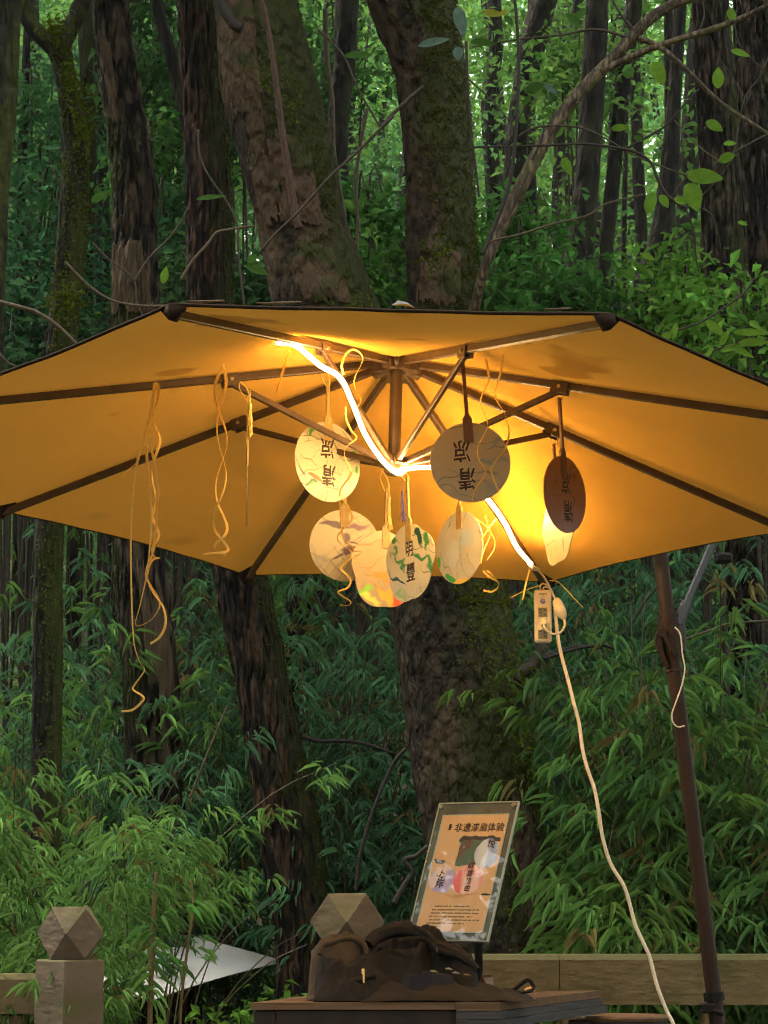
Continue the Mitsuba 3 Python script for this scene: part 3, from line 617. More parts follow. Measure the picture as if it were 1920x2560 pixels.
# ---------------------------------------------------------------- the umbrella
def fabric_fn(p, n, uv):
    weave = 0.97 + 0.06 * noise(p.x * 160, p.y * 160, p.z * 160)
    c = mix((0.45, 0.222, 0.034), (0.52, 0.265, 0.045), fbm(p.x * 2.2, p.y * 2.2, p.z * 2.2, 3)) * weave
    stain = smoothstep(0.70, 0.78, fbm(p.x * 3.3 + 4.1, p.y * 3.3, p.z * 4.0, 3))
    return mix(c, mi.Color3f(c) * mi.Color3f(0.55, 0.5, 0.45), stain * 0.8)
scene['canopy_fabric'] = {'type': 'bumpmap', 'scale': 0.006, 'nested': {'type': 'principledthin', 'base_color': mikit.proc(fabric_fn), 'roughness': 0.75, 'diff_trans': 0.22, 'eta': 1.3}, 'arbitrary': mikit.proc(lambda p, n, uv: 0.5 * fbm(p.x * 9, p.y * 9, p.z * 9, 2) + 0.45 * smoothstep(0.0, 0.16, dr.abs(fbm(p.x * 3.1 + p.z * 2, p.y * 4.5 + p.x * 3, p.z * 3, 2) - 0.5)) + 0.4 * noise(p.x * 220, p.y * 220, p.z * 220), 2e-3)}
principled('hem_cloth', mikit.proc(lambda p, n, uv: mix((0.012, 0.007, 0.004), (0.032, 0.018, 0.010), fbm(p.x * 60, p.y * 60, p.z * 60, 2))), 0.85, 0.1)
principled('bronze_paint', mikit.proc(lambda p, n, uv: mix((0.045, 0.026, 0.015), (0.08, 0.047, 0.028), fbm(p.x * 25, p.y * 25, p.z * 25, 2))), 0.42, 0.5)
principled('mast_paint', mikit.proc(lambda p, n, uv: mix((0.020, 0.010, 0.006), (0.040, 0.021, 0.011), fbm(p.x * 18, p.y * 18, p.z * 4, 3))), 0.5, 0.22)
principled('grey_paint', (0.03, 0.032, 0.036), 0.45, 0.35)
principled('black_plastic', (0.010, 0.009, 0.008), 0.55, 0.15)
principled('bolt_metal', (0.6, 0.55, 0.45), 0.3, 0.5, 1.0)

UC = np.array([0.0423, 7.1805, EYE + 1.7447]); UR, UDROP, UJ, URUN = 1.5, 0.3884, 0.379, 0.352
def rot3(a, b, c):
    ca, sa, cb, sb, cc, sc = math.cos(a), math.sin(a), math.cos(b), math.sin(b), math.cos(c), math.sin(c)
    return np.array([[1, 0, 0], [0, ca, -sa], [0, sa, ca]]) @ np.array([[cb, 0, sb], [0, 1, 0], [-sb, 0, cb]]) @ np.array([[cc, -sc, 0], [sc, cc, 0], [0, 0, 1]])
UM = rot3(-0.1143, 0.028, -0.0119)
def U(q): return np.asarray(q, float) @ UM.T + UC
ANG = np.radians(-112.5 + 45 * np.arange(8))
TIP = np.stack([UR * np.cos(ANG), UR * np.sin(ANG), np.full(8, -UDROP)], 1)
def rib_at(k, t, dz=0.0): return U(TIP[k % 8] * t + np.array([0, 0, dz]))
UMB = 'cantilever_umbrella'
tag(UMB, 'large amber-brown octagonal cantilever umbrella seen from below, lit from inside', 'umbrella')
PN = ['canopy_panel'] + [f'canopy_panel_{i:03d}' for i in range(1, 8)]
for k in range(8):
    nu, nv = 44, 40
    u, v = np.meshgrid(np.linspace(0.012, 1.012, nu), np.linspace(0, 1, nv), indexing='ij')
    a, b = TIP[k], TIP[(k + 1) % 8]
    sc = 4 * v * (1 - v)
    inw = 1 - 0.022 * sc * u                                   # hem drawn in between the tips
    p = (a[None, None] * (1 - v)[..., None] + b[None, None] * v[..., None]) * (u * inw)[..., None]
    mid = unit((a + b) / 2)
    sag = -0.022 * sc * np.sin(np.pi * np.clip(u, 0, 1)) ** 0.8
    fold = 0.010 * (meshkit.fbm(np.stack([v * 5 + k * 7, u * 1.6, u * 0 + k], -1), 3, k) - 0.5) * np.minimum(1, 8 * v * (1 - v)) 
    cr = 0.007 * np.exp(-((u - 0.40) / 0.10) ** 2) * (meshkit.noise(np.stack([v * 16, u * 5, u * 0 + k * 3], -1), 9) - 0.5) * (np.exp(-v * 7) + np.exp(-(1 - v) * 7))
    p[..., 2] += 0.021 + sag + fold + cr
    i, j = np.meshgrid(np.arange(nu - 1), np.arange(nv - 1), indexing='ij')
    q = np.stack([i * nv + j, (i + 1) * nv + j, (i + 1) * nv + j + 1, i * nv + j + 1], -1).reshape(-1, 4)
    P = U(p.reshape(-1, 3)); nn = P.shape[0]
    up = UM @ np.array([0, 0, 0.0016])
    add(f'{UMB}__{PN[k]}', (P, q), 'canopy_fabric', True)
    rimp = P.reshape(nu, nv, 3)[-1]
    add(f'{UMB}__' + ('hem' if k == 0 else f'hem_{k:03d}'), tube(rimp + up * 0.5 + UM @ np.array([0, 0, 0.003]), 0.0052, 6, n=40), 'hem_cloth', True)
    # rib, strut, bolt, corner pocket
    s = '' if k == 0 else f'_{k:03d}'
    add(f'{UMB}__rib{s}', bar(rib_at(k, 0.035), rib_at(k, 0.99), 0.019, 0.024, UM @ [0, 0, 1.0]), 'bronze_paint')
    jt = rib_at(k, UJ, -0.016); rb = U([0.022 * math.cos(ANG[k]), 0.022 * math.sin(ANG[k]), -URUN])
    add(f'{UMB}__strut{s}', bar(rb, jt, 0.015, 0.019, UM @ [0, 0, 1.0]), 'bronze_paint')
    side = unit(np.cross(TIP[k] * [1, 1, 0], [0, 0, 1]))
    c0 = TIP[k] * UJ + [0, 0, -0.008]
    br = join([bar(U(c0 + side * 0.0135 - TIP[k] * 0.018), U(c0 + side * 0.0135 + TIP[k] * 0.018), 0.004, 0.04, UM @ [0, 0, 1.0]), bar(U(c0 - side * 0.0135 - TIP[k] * 0.018), U(c0 - side * 0.0135 + TIP[k] * 0.018), 0.004, 0.04, UM @ [0, 0, 1.0])])
    add(f'{UMB}__bracket{s}', br, 'bronze_paint')
    add(f'{UMB}__bolt{s}', tube([U(c0 - side * 0.021), U(c0 + side * 0.021)], 0.006, 10), 'bolt_metal', 30)
    r0 = TIP[k]; rad = unit(r0 * [1, 1, 0])
    pk = [r0 * 1.02 + [0, 0, 0.028], r0 * 1.018 + side * 0.040 + [0, 0, 0.022] - rad * 0.025, r0 * 1.018 - side * 0.040 + [0, 0, 0.022] - rad * 0.025, r0 * 0.985 + [0, 0, -0.022], r0 * 1.016 + [0, 0, -0.02], r0 * 0.955 + [0, 0, 0.018], r0 * 0.955 + [0, 0, 0.03]]
    add(f'{UMB}__corner_pocket{s}', hull(U(np.array(pk))), 'hem_cloth', 20)
add(f'{UMB}__hub', join([tube([U([0, 0, 0.03]), U([0, 0, -0.012]), U([0, 0, -0.03])], [0.05, 0.062, 0.05], 20)] + [bar(U(TIP[k] * 0.02 + [0, 0, -0.012]), U(TIP[k] * 0.055 + [0, 0, -0.012]), 0.032, 0.03, UM @ [0, 0, 1.0]) for k in range(8)]), 'bronze_paint', 30)
add(f'{UMB}__centre_post', tube([U([0, 0, -0.02]), U([0, 0, -URUN - 0.015])], 0.0205, 24), 'bronze_paint', 30)
add(f'{UMB}__runner', join([tube([U([0, 0, -URUN + 0.03]), U([0, 0, -URUN + 0.01]), U([0, 0, -URUN - 0.02]), U([0, 0, -URUN - 0.035])], [0.026, 0.034, 0.034, 0.026], 20)] + [bar(U([0.02 * math.cos(a), 0.02 * math.sin(a), -URUN]), U([0.045 * math.cos(a), 0.045 * math.sin(a), -URUN + 0.006]), 0.026, 0.026, UM @ [0, 0, 1.0]) for a in ANG]), 'bronze_paint', 30)
add(f'{UMB}__cap', tube([U([0, 0, 0.045]), U([0, 0, 0.07]), U([0, 0, 0.09])], [0.06, 0.045, 0.02], 16), 'hem_cloth', 30)

# mast, boom, struts
MD = 8.35
mb, mt_ = W(1850, 3020, MD), W(1654, 1420, MD)
mdir = unit(mt_ - mb); mbase = mb - mdir * (mb[2] / mdir[2]); mtop = mbase + mdir * 3.16
add(f'{UMB}__mast', tube([mbase, (mbase + mtop) / 2, mtop], 0.0285, 28, n=3), 'mast_paint', 30)
def on_mast(py):                                                # point of the mast axis at photo height py
    h = W(1700, py, MD)[2]; return mbase + mdir * ((h - mbase[2]) / mdir[2])
boom_pts = [mtop - mdir * 0.05 + [0.45, 0.35, 0.02], mtop - mdir * 0.02, (mtop + U([0, 0, 0.2])) / 2 + [0, 0, 0.05], U([0.02, 0.02, 0.16]), U([0, 0, 0.08])]
add(f'{UMB}__boom', tube(boom_pts, 0.024, 16, n=24), 'mast_paint', 30)
c1 = on_mast(1575)
sdir_a, sdir_b = W(1703, 1540, MD + 0.02), W(1772, 1380, MD + 0.1)
sd = unit(sdir_b - sdir_a)
st1 = sdir_a + sd * 1.02
add(f'{UMB}__support_strut', bar(sdir_a - sd * 0.03, st1, 0.028, 0.036, (0, -1, 0), 0.2), 'grey_paint')
labels[f'{UMB}__support_strut'] = {'label': 'grey strut slanting up from the mast slider'}
add(f'{UMB}__boom_brace', tube([st1, boom_pts[0]], 0.018, 12), 'grey_paint', 30)
add(f'{UMB}__strut_sleeve', bar(sdir_a - sd * 0.045, sdir_a + sd * 0.055, 0.044, 0.052, (0, -1, 0), 0.25), 'grey_paint')
add(f'{UMB}__slider', tube([on_mast(1648), on_mast(1630), on_mast(1570), on_mast(1536)], [0.033, 0.036, 0.037, 0.034], 28), 'mast_paint', 30)
for q, (py, r) in enumerate([(1540, 0.0385), (1553, 0.0395), (1560, 0.0395), (1676, 0.034)]):
    add(nm(f'{UMB}__slider_ring'), tube([on_mast(py + 3), on_mast(py - 3)], r, 28), 'mast_paint' if q < 3 else 'vine', 30)
add(f'{UMB}__sleeve_arm', hull(np.vstack([block((0.05, 0.05, 0.09), (on_mast(1600) + sdir_a) / 2 + [0.01, 0, -0.05]).vertices, block((0.03, 0.05, 0.03), sdir_a - sd * 0.02).vertices])), 'grey_paint')
lv = [on_mast(1570) + [-0.032, -0.03, 0], on_mast(1600) + [-0.052, -0.03, 0], on_mast(1640) + [-0.044, -0.03, 0], on_mast(1672) + [-0.026, -0.028, 0]]
q = spline(lv, 24); tt = np.sin(np.linspace(0.3, np.pi - 0.2, 24))
hv = [];
for a_, t_ in zip(q, tt): hv.append([a_ + [-0.008 * t_ - 0.002, -0.018, 0], a_ + [0.008 * t_ + 0.002, -0.018, 0], a_ + [0.008 * t_ + 0.002, 0.018, 0], a_ + [-0.008 * t_ - 0.002, 0.018, 0]])
hv = np.array(hv).reshape(-1, 3); i, j = np.meshgrid(np.arange(23), np.arange(4), indexing='ij')
add(f'{UMB}__lever', (hv, np.stack([i * 4 + j, i * 4 + (j + 1) % 4, (i + 1) * 4 + (j + 1) % 4, (i + 1) * 4 + j], -1).reshape(-1, 4)), 'mast_paint', 40)
add(f'{UMB}__lever_pivot', tube([on_mast(1585) + [-0.036, -0.055, 0], on_mast(1585) + [-0.036, 0.01, 0]], 0.017, 18), 'mast_paint', 30)
add(f'{UMB}__lever_pawl', bar(on_mast(1590) + [-0.03, -0.045, 0], on_mast(1635) + [-0.006, -0.04, 0], 0.016, 0.016, (0, -1, 0)), 'mast_paint')
add(f'{UMB}__mast_clamp', join([tube([on_mast(2502), on_mast(2481)], 0.038, 24), block((0.05, 0.05, 0.035), on_mast(2520) + [-0.03, -0.02, 0]), tube([on_mast(2515) + [-0.055, -0.03, 0], on_mast(2530) + [0.02, -0.045, -0.005]], 0.009, 10)]), 'black_plastic', 30)
add(f'{UMB}__crank_box', block((0.06, 0.06, 0.04), W(1808, 1396, MD + 0.25), 0.2, 0.012), 'black_plastic', 30)
add(f'{UMB}__base_plate', lathe([[0, 0], [0.32, 0], [0.33, 0.02], [0.32, 0.05], [0.06, 0.07], [0.045, 0.25], [0, 0.25]], 32, (mbase[0], mbase[1], 0.004)), 'black_plastic', 30)

# litter caught on the canopy top
def on_rim(k, t, out=1.0): return (rib_at(k, out, 0.03) * (1 - t) + rib_at(k + 1, out, 0.03) * t)
for t, s, sh in [(0.235, 0.06, 'twig'), (0.06, 0.05, 'vine'), (0.53, 0.045, 'light'), (0.90, 0.035, 'vine')]:
    c = on_rim(0, t, 0.975) + [0, 0, 0.012]
    if sh == 'light':
        key = num('fallen_leaf'); v, f, _ = leaves(BROAD, np.array([c - [0.03, 0, 0]]), np.array([[1, 0.2, 0.1]]), np.array([[0.1, -0.5, 1.0]]), np.array([0.065]), np.array([0.04]), np.zeros((1, 3)))
        scene.setdefault('dead_leaf', {'type': 'twosided', 'b': {'type': 'principled', 'base_color': {'type': 'rgb', 'value': [0.12, 0.11, 0.10]}, 'roughness': 0.5}})
        add(key, (v, f), 'dead_leaf'); tag(key, 'grey fallen leaf lying on the top edge of the umbrella', 'leaf')
    else:
        key = num('fallen_twig'); add(key, tube([c - [s, 0.01, 0.004], c + [0, 0.01, 0.002], c + [s, -0.01, -0.001]], [0.0022, 0.0035, 0.0018], 6), 'twig', True)
        tag(key, {0.235: 'grey bark stick lying on the umbrella edge near its left corner', 0.06: 'short reddish twig at the left front corner of the umbrella', 0.9: 'small reddish twig near the right front corner of the umbrella'}[t], 'twig')

# ---------------------------------------------------------------- the light strip
scene['led_glow'] = {'type': 'twosided', 'b': {'type': 'diffuse', 'reflectance': {'type': 'rgb', 'value': [0.7, 0.6, 0.4]}}}
principled('cream_plastic', (0.72, 0.64, 0.46), 0.45, 0.5)
principled('white_cord', (0.66, 0.6, 0.46), 0.55, 0.4)
LP = [(691, 856, 6.50), (740, 864, 6.50), (798, 912, 6.52), (850, 944, 6.60), (880, 1005, 6.72), (914, 1088, 6.88), (960, 1155, 7.04), (998, 1184, 7.10), (1018, 1172, 7.12), (1076, 1169, 7.18),
      (1120, 1176, 7.22), (1165, 1198, 7.34), (1215, 1243, 7.54), (1262, 1308, 7.76), (1292, 1368, 7.95), (1326, 1408, 8.16)]
lpts = np.array([W(*q) for q in LP])
KEY = 'light_strip'
scene[KEY + '__tube'] = mikit.ply(tube(lpts, 0.0072, 8, n=90), 'led_glow', True, emitter={'type': 'area', 'radiance': {'type': 'rgb', 'value': list(LED)}})
tag(KEY, 'glowing warm LED strip draped under the umbrella past its centre post', 'light strip')
add(KEY + '__end_cap', tube([lpts[0] + [-0.012, -0.01, 0.004], lpts[0]], 0.0085, 10), 'cream_plastic', 30)
e0 = lpts[-1]
add(KEY + '__end_plug', tube([e0, e0 + [0.008, 0.02, -0.012], W(1345, 1424, 8.28)], [0.011, 0.012, 0.007], 10), 'cream_plastic', 30)
wire = [W(1345, 1424, 8.28), W(1362, 1446, 8.32), W(1376, 1472, 8.34), W(1388, 1498, 8.34)]
add(KEY + '__wire', tube(wire, 0.0045, 8), 'white_cord', True)
add(KEY + '__adapter', tube([W(1388, 1496, 8.34), W(1391, 1502, 8.34), W(1400, 1525, 8.33), W(1407, 1540, 8.33), W(1410, 1548, 8.33)], [0.006, 0.016, 0.021, 0.016, 0.008], 14), 'cream_plastic', 30)
add(KEY + '__lead', tube([W(1410, 1546, 8.33), W(1412, 1562, 8.32), W(1402, 1580, 8.31), W(1382, 1585, 8.3), W(1364, 1573, 8.3), W(1358, 1556, 8.32)], 0.0045, 8, n=40), 'white_cord', True)
add(KEY + '__plug', join([block((0.026, 0.03, 0.03), W(1360, 1556, 8.335), 0, 0.006), tube([W(1358, 1556, 8.30), W(1358, 1559, 8.335)], 0.009, 10)]), 'cream_plastic', 30)

# ---------------------------------------------------------------- power strip and extension cord
KEY = 'power_strip'
tag(KEY, 'cream power strip hanging upright from the back right corner of the umbrella', 'power strip')
pc = W(1357, 1541, 8.39)
add(KEY + '__body', block((0.064, 0.032, 0.2), pc, 0.05, 0.007), 'cream_plastic', 30)
front = pc[1] - 0.0165
def pface(px, py): q = W(px, py, front); return q
principled('socket_grey', (0.2, 0.19, 0.16), 0.5)
principled('emblem_blue', (0.07, 0.08, 0.5), 0.4)
for py in (1531, 1586):
    c = pface(1357, py); s = add(nm(KEY + '__socket'), block((0.035, 0.005, 0.036), c, 0.05, 0.0015), 'socket_grey')
    for dx, dz_, a in [(-0.009, 0.010, 0), (-0.009, 0, 0), (-0.009, -0.010, 0), (0.009, 0.008, 0.6), (0.009, -0.008, -0.6)]:
        add(nm(s + '__slot'), bar(c + [dx - 0.005 * math.cos(a), -0.003, dz_ - 0.005 * math.sin(a)], c + [dx + 0.005 * math.cos(a), -0.003, dz_ + 0.005 * math.sin(a)], 0.002, 0.0022), 'black_plastic')
c = pface(1357, 1503)
add(KEY + '__switch', tube([c + [0, 0.002, 0], c + [0, -0.003, 0]], 0.0095, 20), 'emblem_blue', 30); labels[KEY + '__switch'] = {'label': 'round blue emblem button'}
sk = add(KEY + '__emblem_ring', trimesh.creation.torus(0.0045, 0.0011, 16, 6).apply_transform(trimesh.transformations.rotation_matrix(np.pi / 2, [1, 0, 0])).apply_translation(c + [0, -0.0032, 0]), 'cream_plastic', True)
add(KEY + '__imprint', join([block((0.0048, 0.0016, 0.006), pface(1357, 1485) + [dx, 0, 0], 0.05, 0.0003) for dx in (-0.011, -0.0037, 0.0037, 0.011)] + [block((0.012, 0.0016, 0.0015), pface(1357, 1492), 0.05, 0.0003)]), 'socket_grey')
add(KEY + '__hanging_loop', tube([pc + [-0.006, 0, 0.098], pc + [-0.008, 0, 0.115], pc + [0.004, 0, 0.125], W(1376, 1470, 8.37), pc + [0.006, -0.002, 0.112], pc + [0.004, 0, 0.098]], 0.003, 6), 'white_cord', True)
KEY = 'extension_cord'
tag(KEY, 'cream extension cord running from the power strip down past the mast', 'cord')
cp = [(1386, 1500, 8.40), (1390, 1550, 8.40), (1396, 1600, 8.38), (1404, 1640, 8.36), (1420, 1700, 8.34), (1434, 1755, 8.3), (1448, 1810, 8.28), (1456, 1870, 8.24), (1468, 1920, 8.2), (1486, 1972, 8.18), (1497, 2030, 8.14), (1507, 2095, 8.12), (1527, 2160, 8.1),
      (1560, 2215, 8.06), (1577, 2270, 8.04), (1588, 2312, 8.02), (1606, 2352, 8.0), (1624, 2392, 7.98), (1636, 2440, 7.96), (1648, 2480, 7.94), (1668, 2530, 7.92), (1684, 2562, 7.9), (1720, 2660, 7.85), (1740, 2850, 7.8), (1730, 3060, 7.75)]
add(KEY, tube([W(*q) for q in cp], 0.0068, 10, n=160), 'white_cord', True)
# thin wire dangling from the mast slider
key = 'dangling_wire'; add(key, tube([W(x, y, MD - 0.06) for x, y in [(1687, 1568), (1698, 1580), (1703, 1600), (1706, 1635), (1712, 1672), (1705, 1712), (1690, 1755), (1680, 1785), (1682, 1805), (1694, 1817), (1711, 1815)]], 0.0028, 6, n=60), 'white_cord', True)
tag(key, 'thin pale wire dangling loose from the slider on the mast', 'wire')
GLYPHS = {
 '清': [[[-47,12,-42,19,-24,9,-21,15,7,16,6,19,-16,20,-16,27,6,28,6,31,-18,31,-20,33,-24,27,-26,27,-43,39,-38,46,-32,44,-20,36,-18,40,6,40,7,47,17,47,18,40,42,40,44,38,43,31,17,30,18,28,40,27,40,19,18,19,17,16,46,15,47,14,47,7,-23,7,-28,0,-30,0]],[[-15,2,38,3,38,-43,32,-47,18,-47,16,-39,28,-38,28,-32,-4,-32,-5,-47,-14,-47],[-5,-9,28,-10,29,-6,-4,-6],[-4,-23,28,-23,29,-19,-4,-19]],[[-44,-41,-29,-7,-26,-6,-20,-11,-20,-13,-34,-45,-36,-46]]],
 '凉': [[[25,-19,26,-16,33,-14,44,-31,46,-38,38,-42]],[[-20,26,-20,35,7,35,4,44,12,47,14,46,20,35,45,35,45,25]],[[-14,19,39,19,39,-10,18,-11,18,-42,13,-47,-4,-47,-6,-39,7,-38,7,-11,-14,-10],[-4,0,28,-1,28,10,-3,10]],[[-24,-38,-10,-13,-1,-16,-7,-29,-16,-43]],[[-46,-39,-30,-3,-23,-5,-21,-7,-22,-11,-36,-43,-40,-43]],[[-45,37,-44,40,-37,43,-28,29,-22,16,-31,11]]],
 '明': [[[-20,-40,-10,-27,-3,-9,-2,45,43,46,44,-35,42,-42,35,-45,20,-45,17,-37,18,-35,33,-34,33,-13,7,-13,0,-32,-12,-45,-15,-46],[8,-2,33,-3,33,11,9,11],[8,22,33,21,33,35,9,36]],[[-44,-28,-44,43,-9,44,-8,-18,-9,-19,-33,-19,-34,-28],[-34,-8,-18,-9,-18,8,-34,8],[-34,19,-18,18,-18,34,-34,34]]],
 '豐': [[[-46,-45,-45,-38,-20,-37,-24,-30,-33,-30,-32,-9,33,-9,34,-30,25,-30,21,-37,45,-38,46,-39,46,-45,44,-47,-44,-47],[-23,-21,23,-22,23,-17,-22,-17],[-12,-31,-8,-38,9,-38,13,-31]],[[-44,1,44,2,44,-6,-43,-7]],[[-40,43,-31,44,-30,40,-23,40,-21,45,-16,45,-14,40,-6,40,-4,47,4,47,6,40,13,40,14,45,20,45,22,40,30,40,31,44,39,44,40,4,-39,4],[22,32,22,31,30,30,30,33],[22,14,22,12,30,13,30,15],[22,23,30,22,30,24,23,24],[6,15,6,12,13,13,13,15],[6,33,6,30,13,31,13,33],[6,24,6,22,13,22,13,24],[-14,23,-6,22,-5,24,-13,24],[-14,14,-13,12,-5,13,-6,15],[-14,32,-13,31,-5,30,-6,33],[-30,30,-23,31,-22,32,-30,33],[-30,23,-23,22,-22,23,-30,24],[-30,13,-23,12,-22,14,-30,15]]],
 '上': [[[-46,-43,-45,-34,-9,-34,-8,44,2,44,3,14,40,13,39,3,2,3,2,-33,46,-34,46,-44]]],
 '岸': [[[-47,-41,-42,-30,-39,-19,-38,16,46,15,45,6,-28,6,-28,-17,4,-16,3,-9,-22,-9,-22,1,42,0,41,-9,14,-9,15,-17,47,-17,47,-26,15,-26,14,-48,4,-48,3,-26,-27,-26,-28,-22,-33,-36,-37,-44,-40,-46]],[[-38,43,-28,43,-27,31,-5,31,-5,47,5,48,7,31,29,31,30,43,40,44,40,21,-37,21,-38,22]]],
 '财': [[[-7,-27,11,-4,21,17,-3,18,-4,27,25,28,25,47,35,47,36,28,46,28,47,19,36,17,34,-43,28,-47,15,-47,11,-39,12,-37,25,-37,25,-3,14,-19,2,-33,0,-34]],[[-47,-42,-47,-40,-35,-29,-31,-19,-29,-6,-27,30,-19,29,-19,-7,-21,-20,-15,-20,-15,33,-32,34,-34,33,-34,-21,-42,-21,-42,42,-7,43,-6,-21,-15,-22,-3,-39,-10,-45,-23,-28,-30,-38,-41,-47,-42,-47]]],
 '富': [[[-43,38,-7,39,-9,46,-2,48,1,48,7,39,43,39,43,18,33,18,32,30,-32,30,-33,18,-42,17]],[[-36,-9,37,-9,37,-47,28,-48,26,-45,-26,-45,-28,-48,-36,-48],[5,-35,26,-36,27,-31,5,-31],[5,-22,26,-23,27,-18,5,-18],[-26,-35,-6,-36,-6,-31,-26,-31],[-26,-22,-7,-23,-6,-18,-26,-18]],[[-30,19,-29,27,29,27,30,25,29,18]],[[-30,15,29,16,29,-6,-29,-6],[-19,7,-19,2,19,3,19,7]]],
 '自': [[[-36,34,-11,34,-7,47,-4,48,5,46,2,34,36,33,36,-47,26,-47,25,-42,-24,-42,-27,-48,-36,-47],[-25,-9,25,-10,25,1,-25,1],[-25,12,25,12,25,23,-25,24],[-24,-20,-25,-32,25,-31,25,-20]]],
 '由': [[[-40,27,-6,28,-5,47,5,47,5,28,39,28,40,-47,31,-47,29,-42,-29,-42,-30,-47,-39,-47],[5,-30,29,-31,29,-12,5,-12],[5,0,29,-1,29,17,5,17],[-29,-30,-6,-31,-6,-12,-29,-12],[-29,0,-6,-1,-6,17,-29,17]]],
 '悦': [[[-48,0,-43,27,-34,28,-33,47,-23,47,-23,30,-18,31,-12,21,-10,27,1,28,-6,43,-5,45,2,47,8,38,13,28,18,28,29,48,37,45,38,44,31,28,41,27,41,-7,29,-8,29,-36,37,-36,39,-25,41,-25,48,-28,46,-42,40,-46,25,-46,20,-43,18,-38,18,-9,13,-8,8,-27,-2,-41,-16,-48,-22,-41,-24,-47,-33,-47,-34,14,-35,13,-39,-2],[0,3,31,2,31,17,0,17],[-23,-39,-12,-35,-6,-30,-2,-24,1,-11,0,-8,-11,-7,-11,9,-17,8,-22,19]]],
 '非': [[[6,46,16,46,17,33,45,31,44,22,16,22,17,10,43,9,42,0,17,-1,16,-13,46,-13,47,-22,46,-23,17,-24,16,-47,6,-47]],[[-47,-14,-17,-13,-17,-1,-43,0,-42,9,-17,10,-17,22,-44,22,-44,32,-17,33,-17,47,-7,47,-6,-47,-17,-47,-17,-24,-46,-23]]],
 '遗': [[[-49,-40,-47,-37,-34,-25,-34,3,-46,4,-46,13,-23,12,-22,18,7,19,6,21,-16,23,-15,41,6,42,7,47,16,47,17,42,40,40,39,22,17,21,17,20,45,18,45,10,-23,10,-23,-27,-20,-29,-18,-26,-3,-22,4,-18,6,-13,7,-1,-3,-1,-4,-20,-14,-19,-14,8,37,8,38,-19,32,-20,44,-27,41,-34,49,-36,46,-45,-4,-46,-16,-43,-29,-35,-34,-38,-41,-47,-43,-47],[-8,-35,21,-37,38,-35,14,-24,13,-22,6,-28,-7,-33],[17,31,29,30,30,32,17,33],[16,-16,27,-18,27,-1,16,-1],[-6,31,6,30,7,32,-5,33]],[[-44,40,-43,42,-36,46,-21,30,-20,27,-28,22]]],
 '漆': [[[-45,-41,-29,-7,-27,-6,-24,-8,-23,-6,-8,0,1,6,6,13,5,22,-7,12,-19,7,-24,15,-9,22,-3,28,-19,28,-20,32,-24,28,-27,28,-42,39,-37,46,-20,37,6,38,7,47,16,47,17,38,45,37,45,28,28,27,46,14,41,8,38,8,20,21,17,22,16,10,18,8,30,1,47,-6,43,-14,37,-13,26,-24,42,-37,42,-38,37,-43,18,-30,16,-43,11,-47,-2,-47,-4,-41,-3,-39,7,-38,6,-31,-17,-41,-21,-34,-5,-26,-4,-24,-13,-13,-18,-14,-20,-12,-35,-45,-38,-46],[18,-3,17,-19,18,-20,28,-9],[-4,-10,6,-20,7,-3,16,-1,10,2]],[[-47,14,-43,19,-41,19,-26,11,-24,8,-30,1,-47,11]]],
 '扇': [[[-44,-44,-40,-31,-36,-15,-34,38,-3,38,-5,44,4,48,10,38,41,37,41,9,-23,9,-25,6,6,5,8,4,11,5,44,5,44,-40,42,-45,35,-47,25,-47,23,-39,34,-38,34,-29,13,-38,8,-33,7,-42,2,-47,-10,-47,-13,-40,-12,-39,-2,-38,-3,-30,-22,-38,-25,-37,-29,-31,-36,-48],[21,-5,31,-17,32,-19,34,-19,34,-4],[-24,20,30,19,31,27,-23,28],[9,-29,24,-23,13,-9,16,-4,9,-3],[-13,-5,-3,-18,-2,-18,-2,-4],[-25,-5,-27,-29,-11,-23,-22,-9,-18,-4]]],
 '体': [[[-49,5,-36,25,-27,46,-25,47,-18,45,-17,43,-26,21,-26,-22,-25,-22,-9,-4,1,16,0,17,-21,18,-22,27,6,28,6,46,16,47,17,28,47,26,46,18,23,17,33,-5,49,-24,42,-31,40,-31,34,-24,32,-29,17,-29,16,-47,7,-47,6,-29,-9,-29,-11,-24,-20,-31,-25,-26,-26,-47,-35,-47,-36,3,-42,-3,-44,-3],[18,2,17,2,17,-19,29,-19],[-7,-18,6,-19,6,3,4,2]]],
 '验': [[[-49,-25,-47,-23,-18,-16,-18,-10,-44,-9,-41,27,-32,27,-34,0,-25,0,-22,32,-45,33,-45,42,-12,42,-14,16,-12,14,4,28,15,46,17,47,24,45,23,39,26,35,34,26,49,13,44,5,35,11,34,6,2,6,1,11,-7,4,-9,5,-14,10,-15,0,-8,-1,-7,-4,-11,-37,-13,-43,-17,-47,-35,-47,-37,-40,-36,-38,-22,-38,-20,-35,-19,-25,-46,-32],[7,17,7,16,29,16,18,30]],[[-8,-35,22,-34,25,-26,17,-25,13,1,21,1,26,-22,35,0,45,-2,45,-4,32,-33,45,-34,45,-43,-8,-43]],[[-5,-3,-3,-1,4,-1,9,-16,10,-26,4,-28,1,-27]]],
}

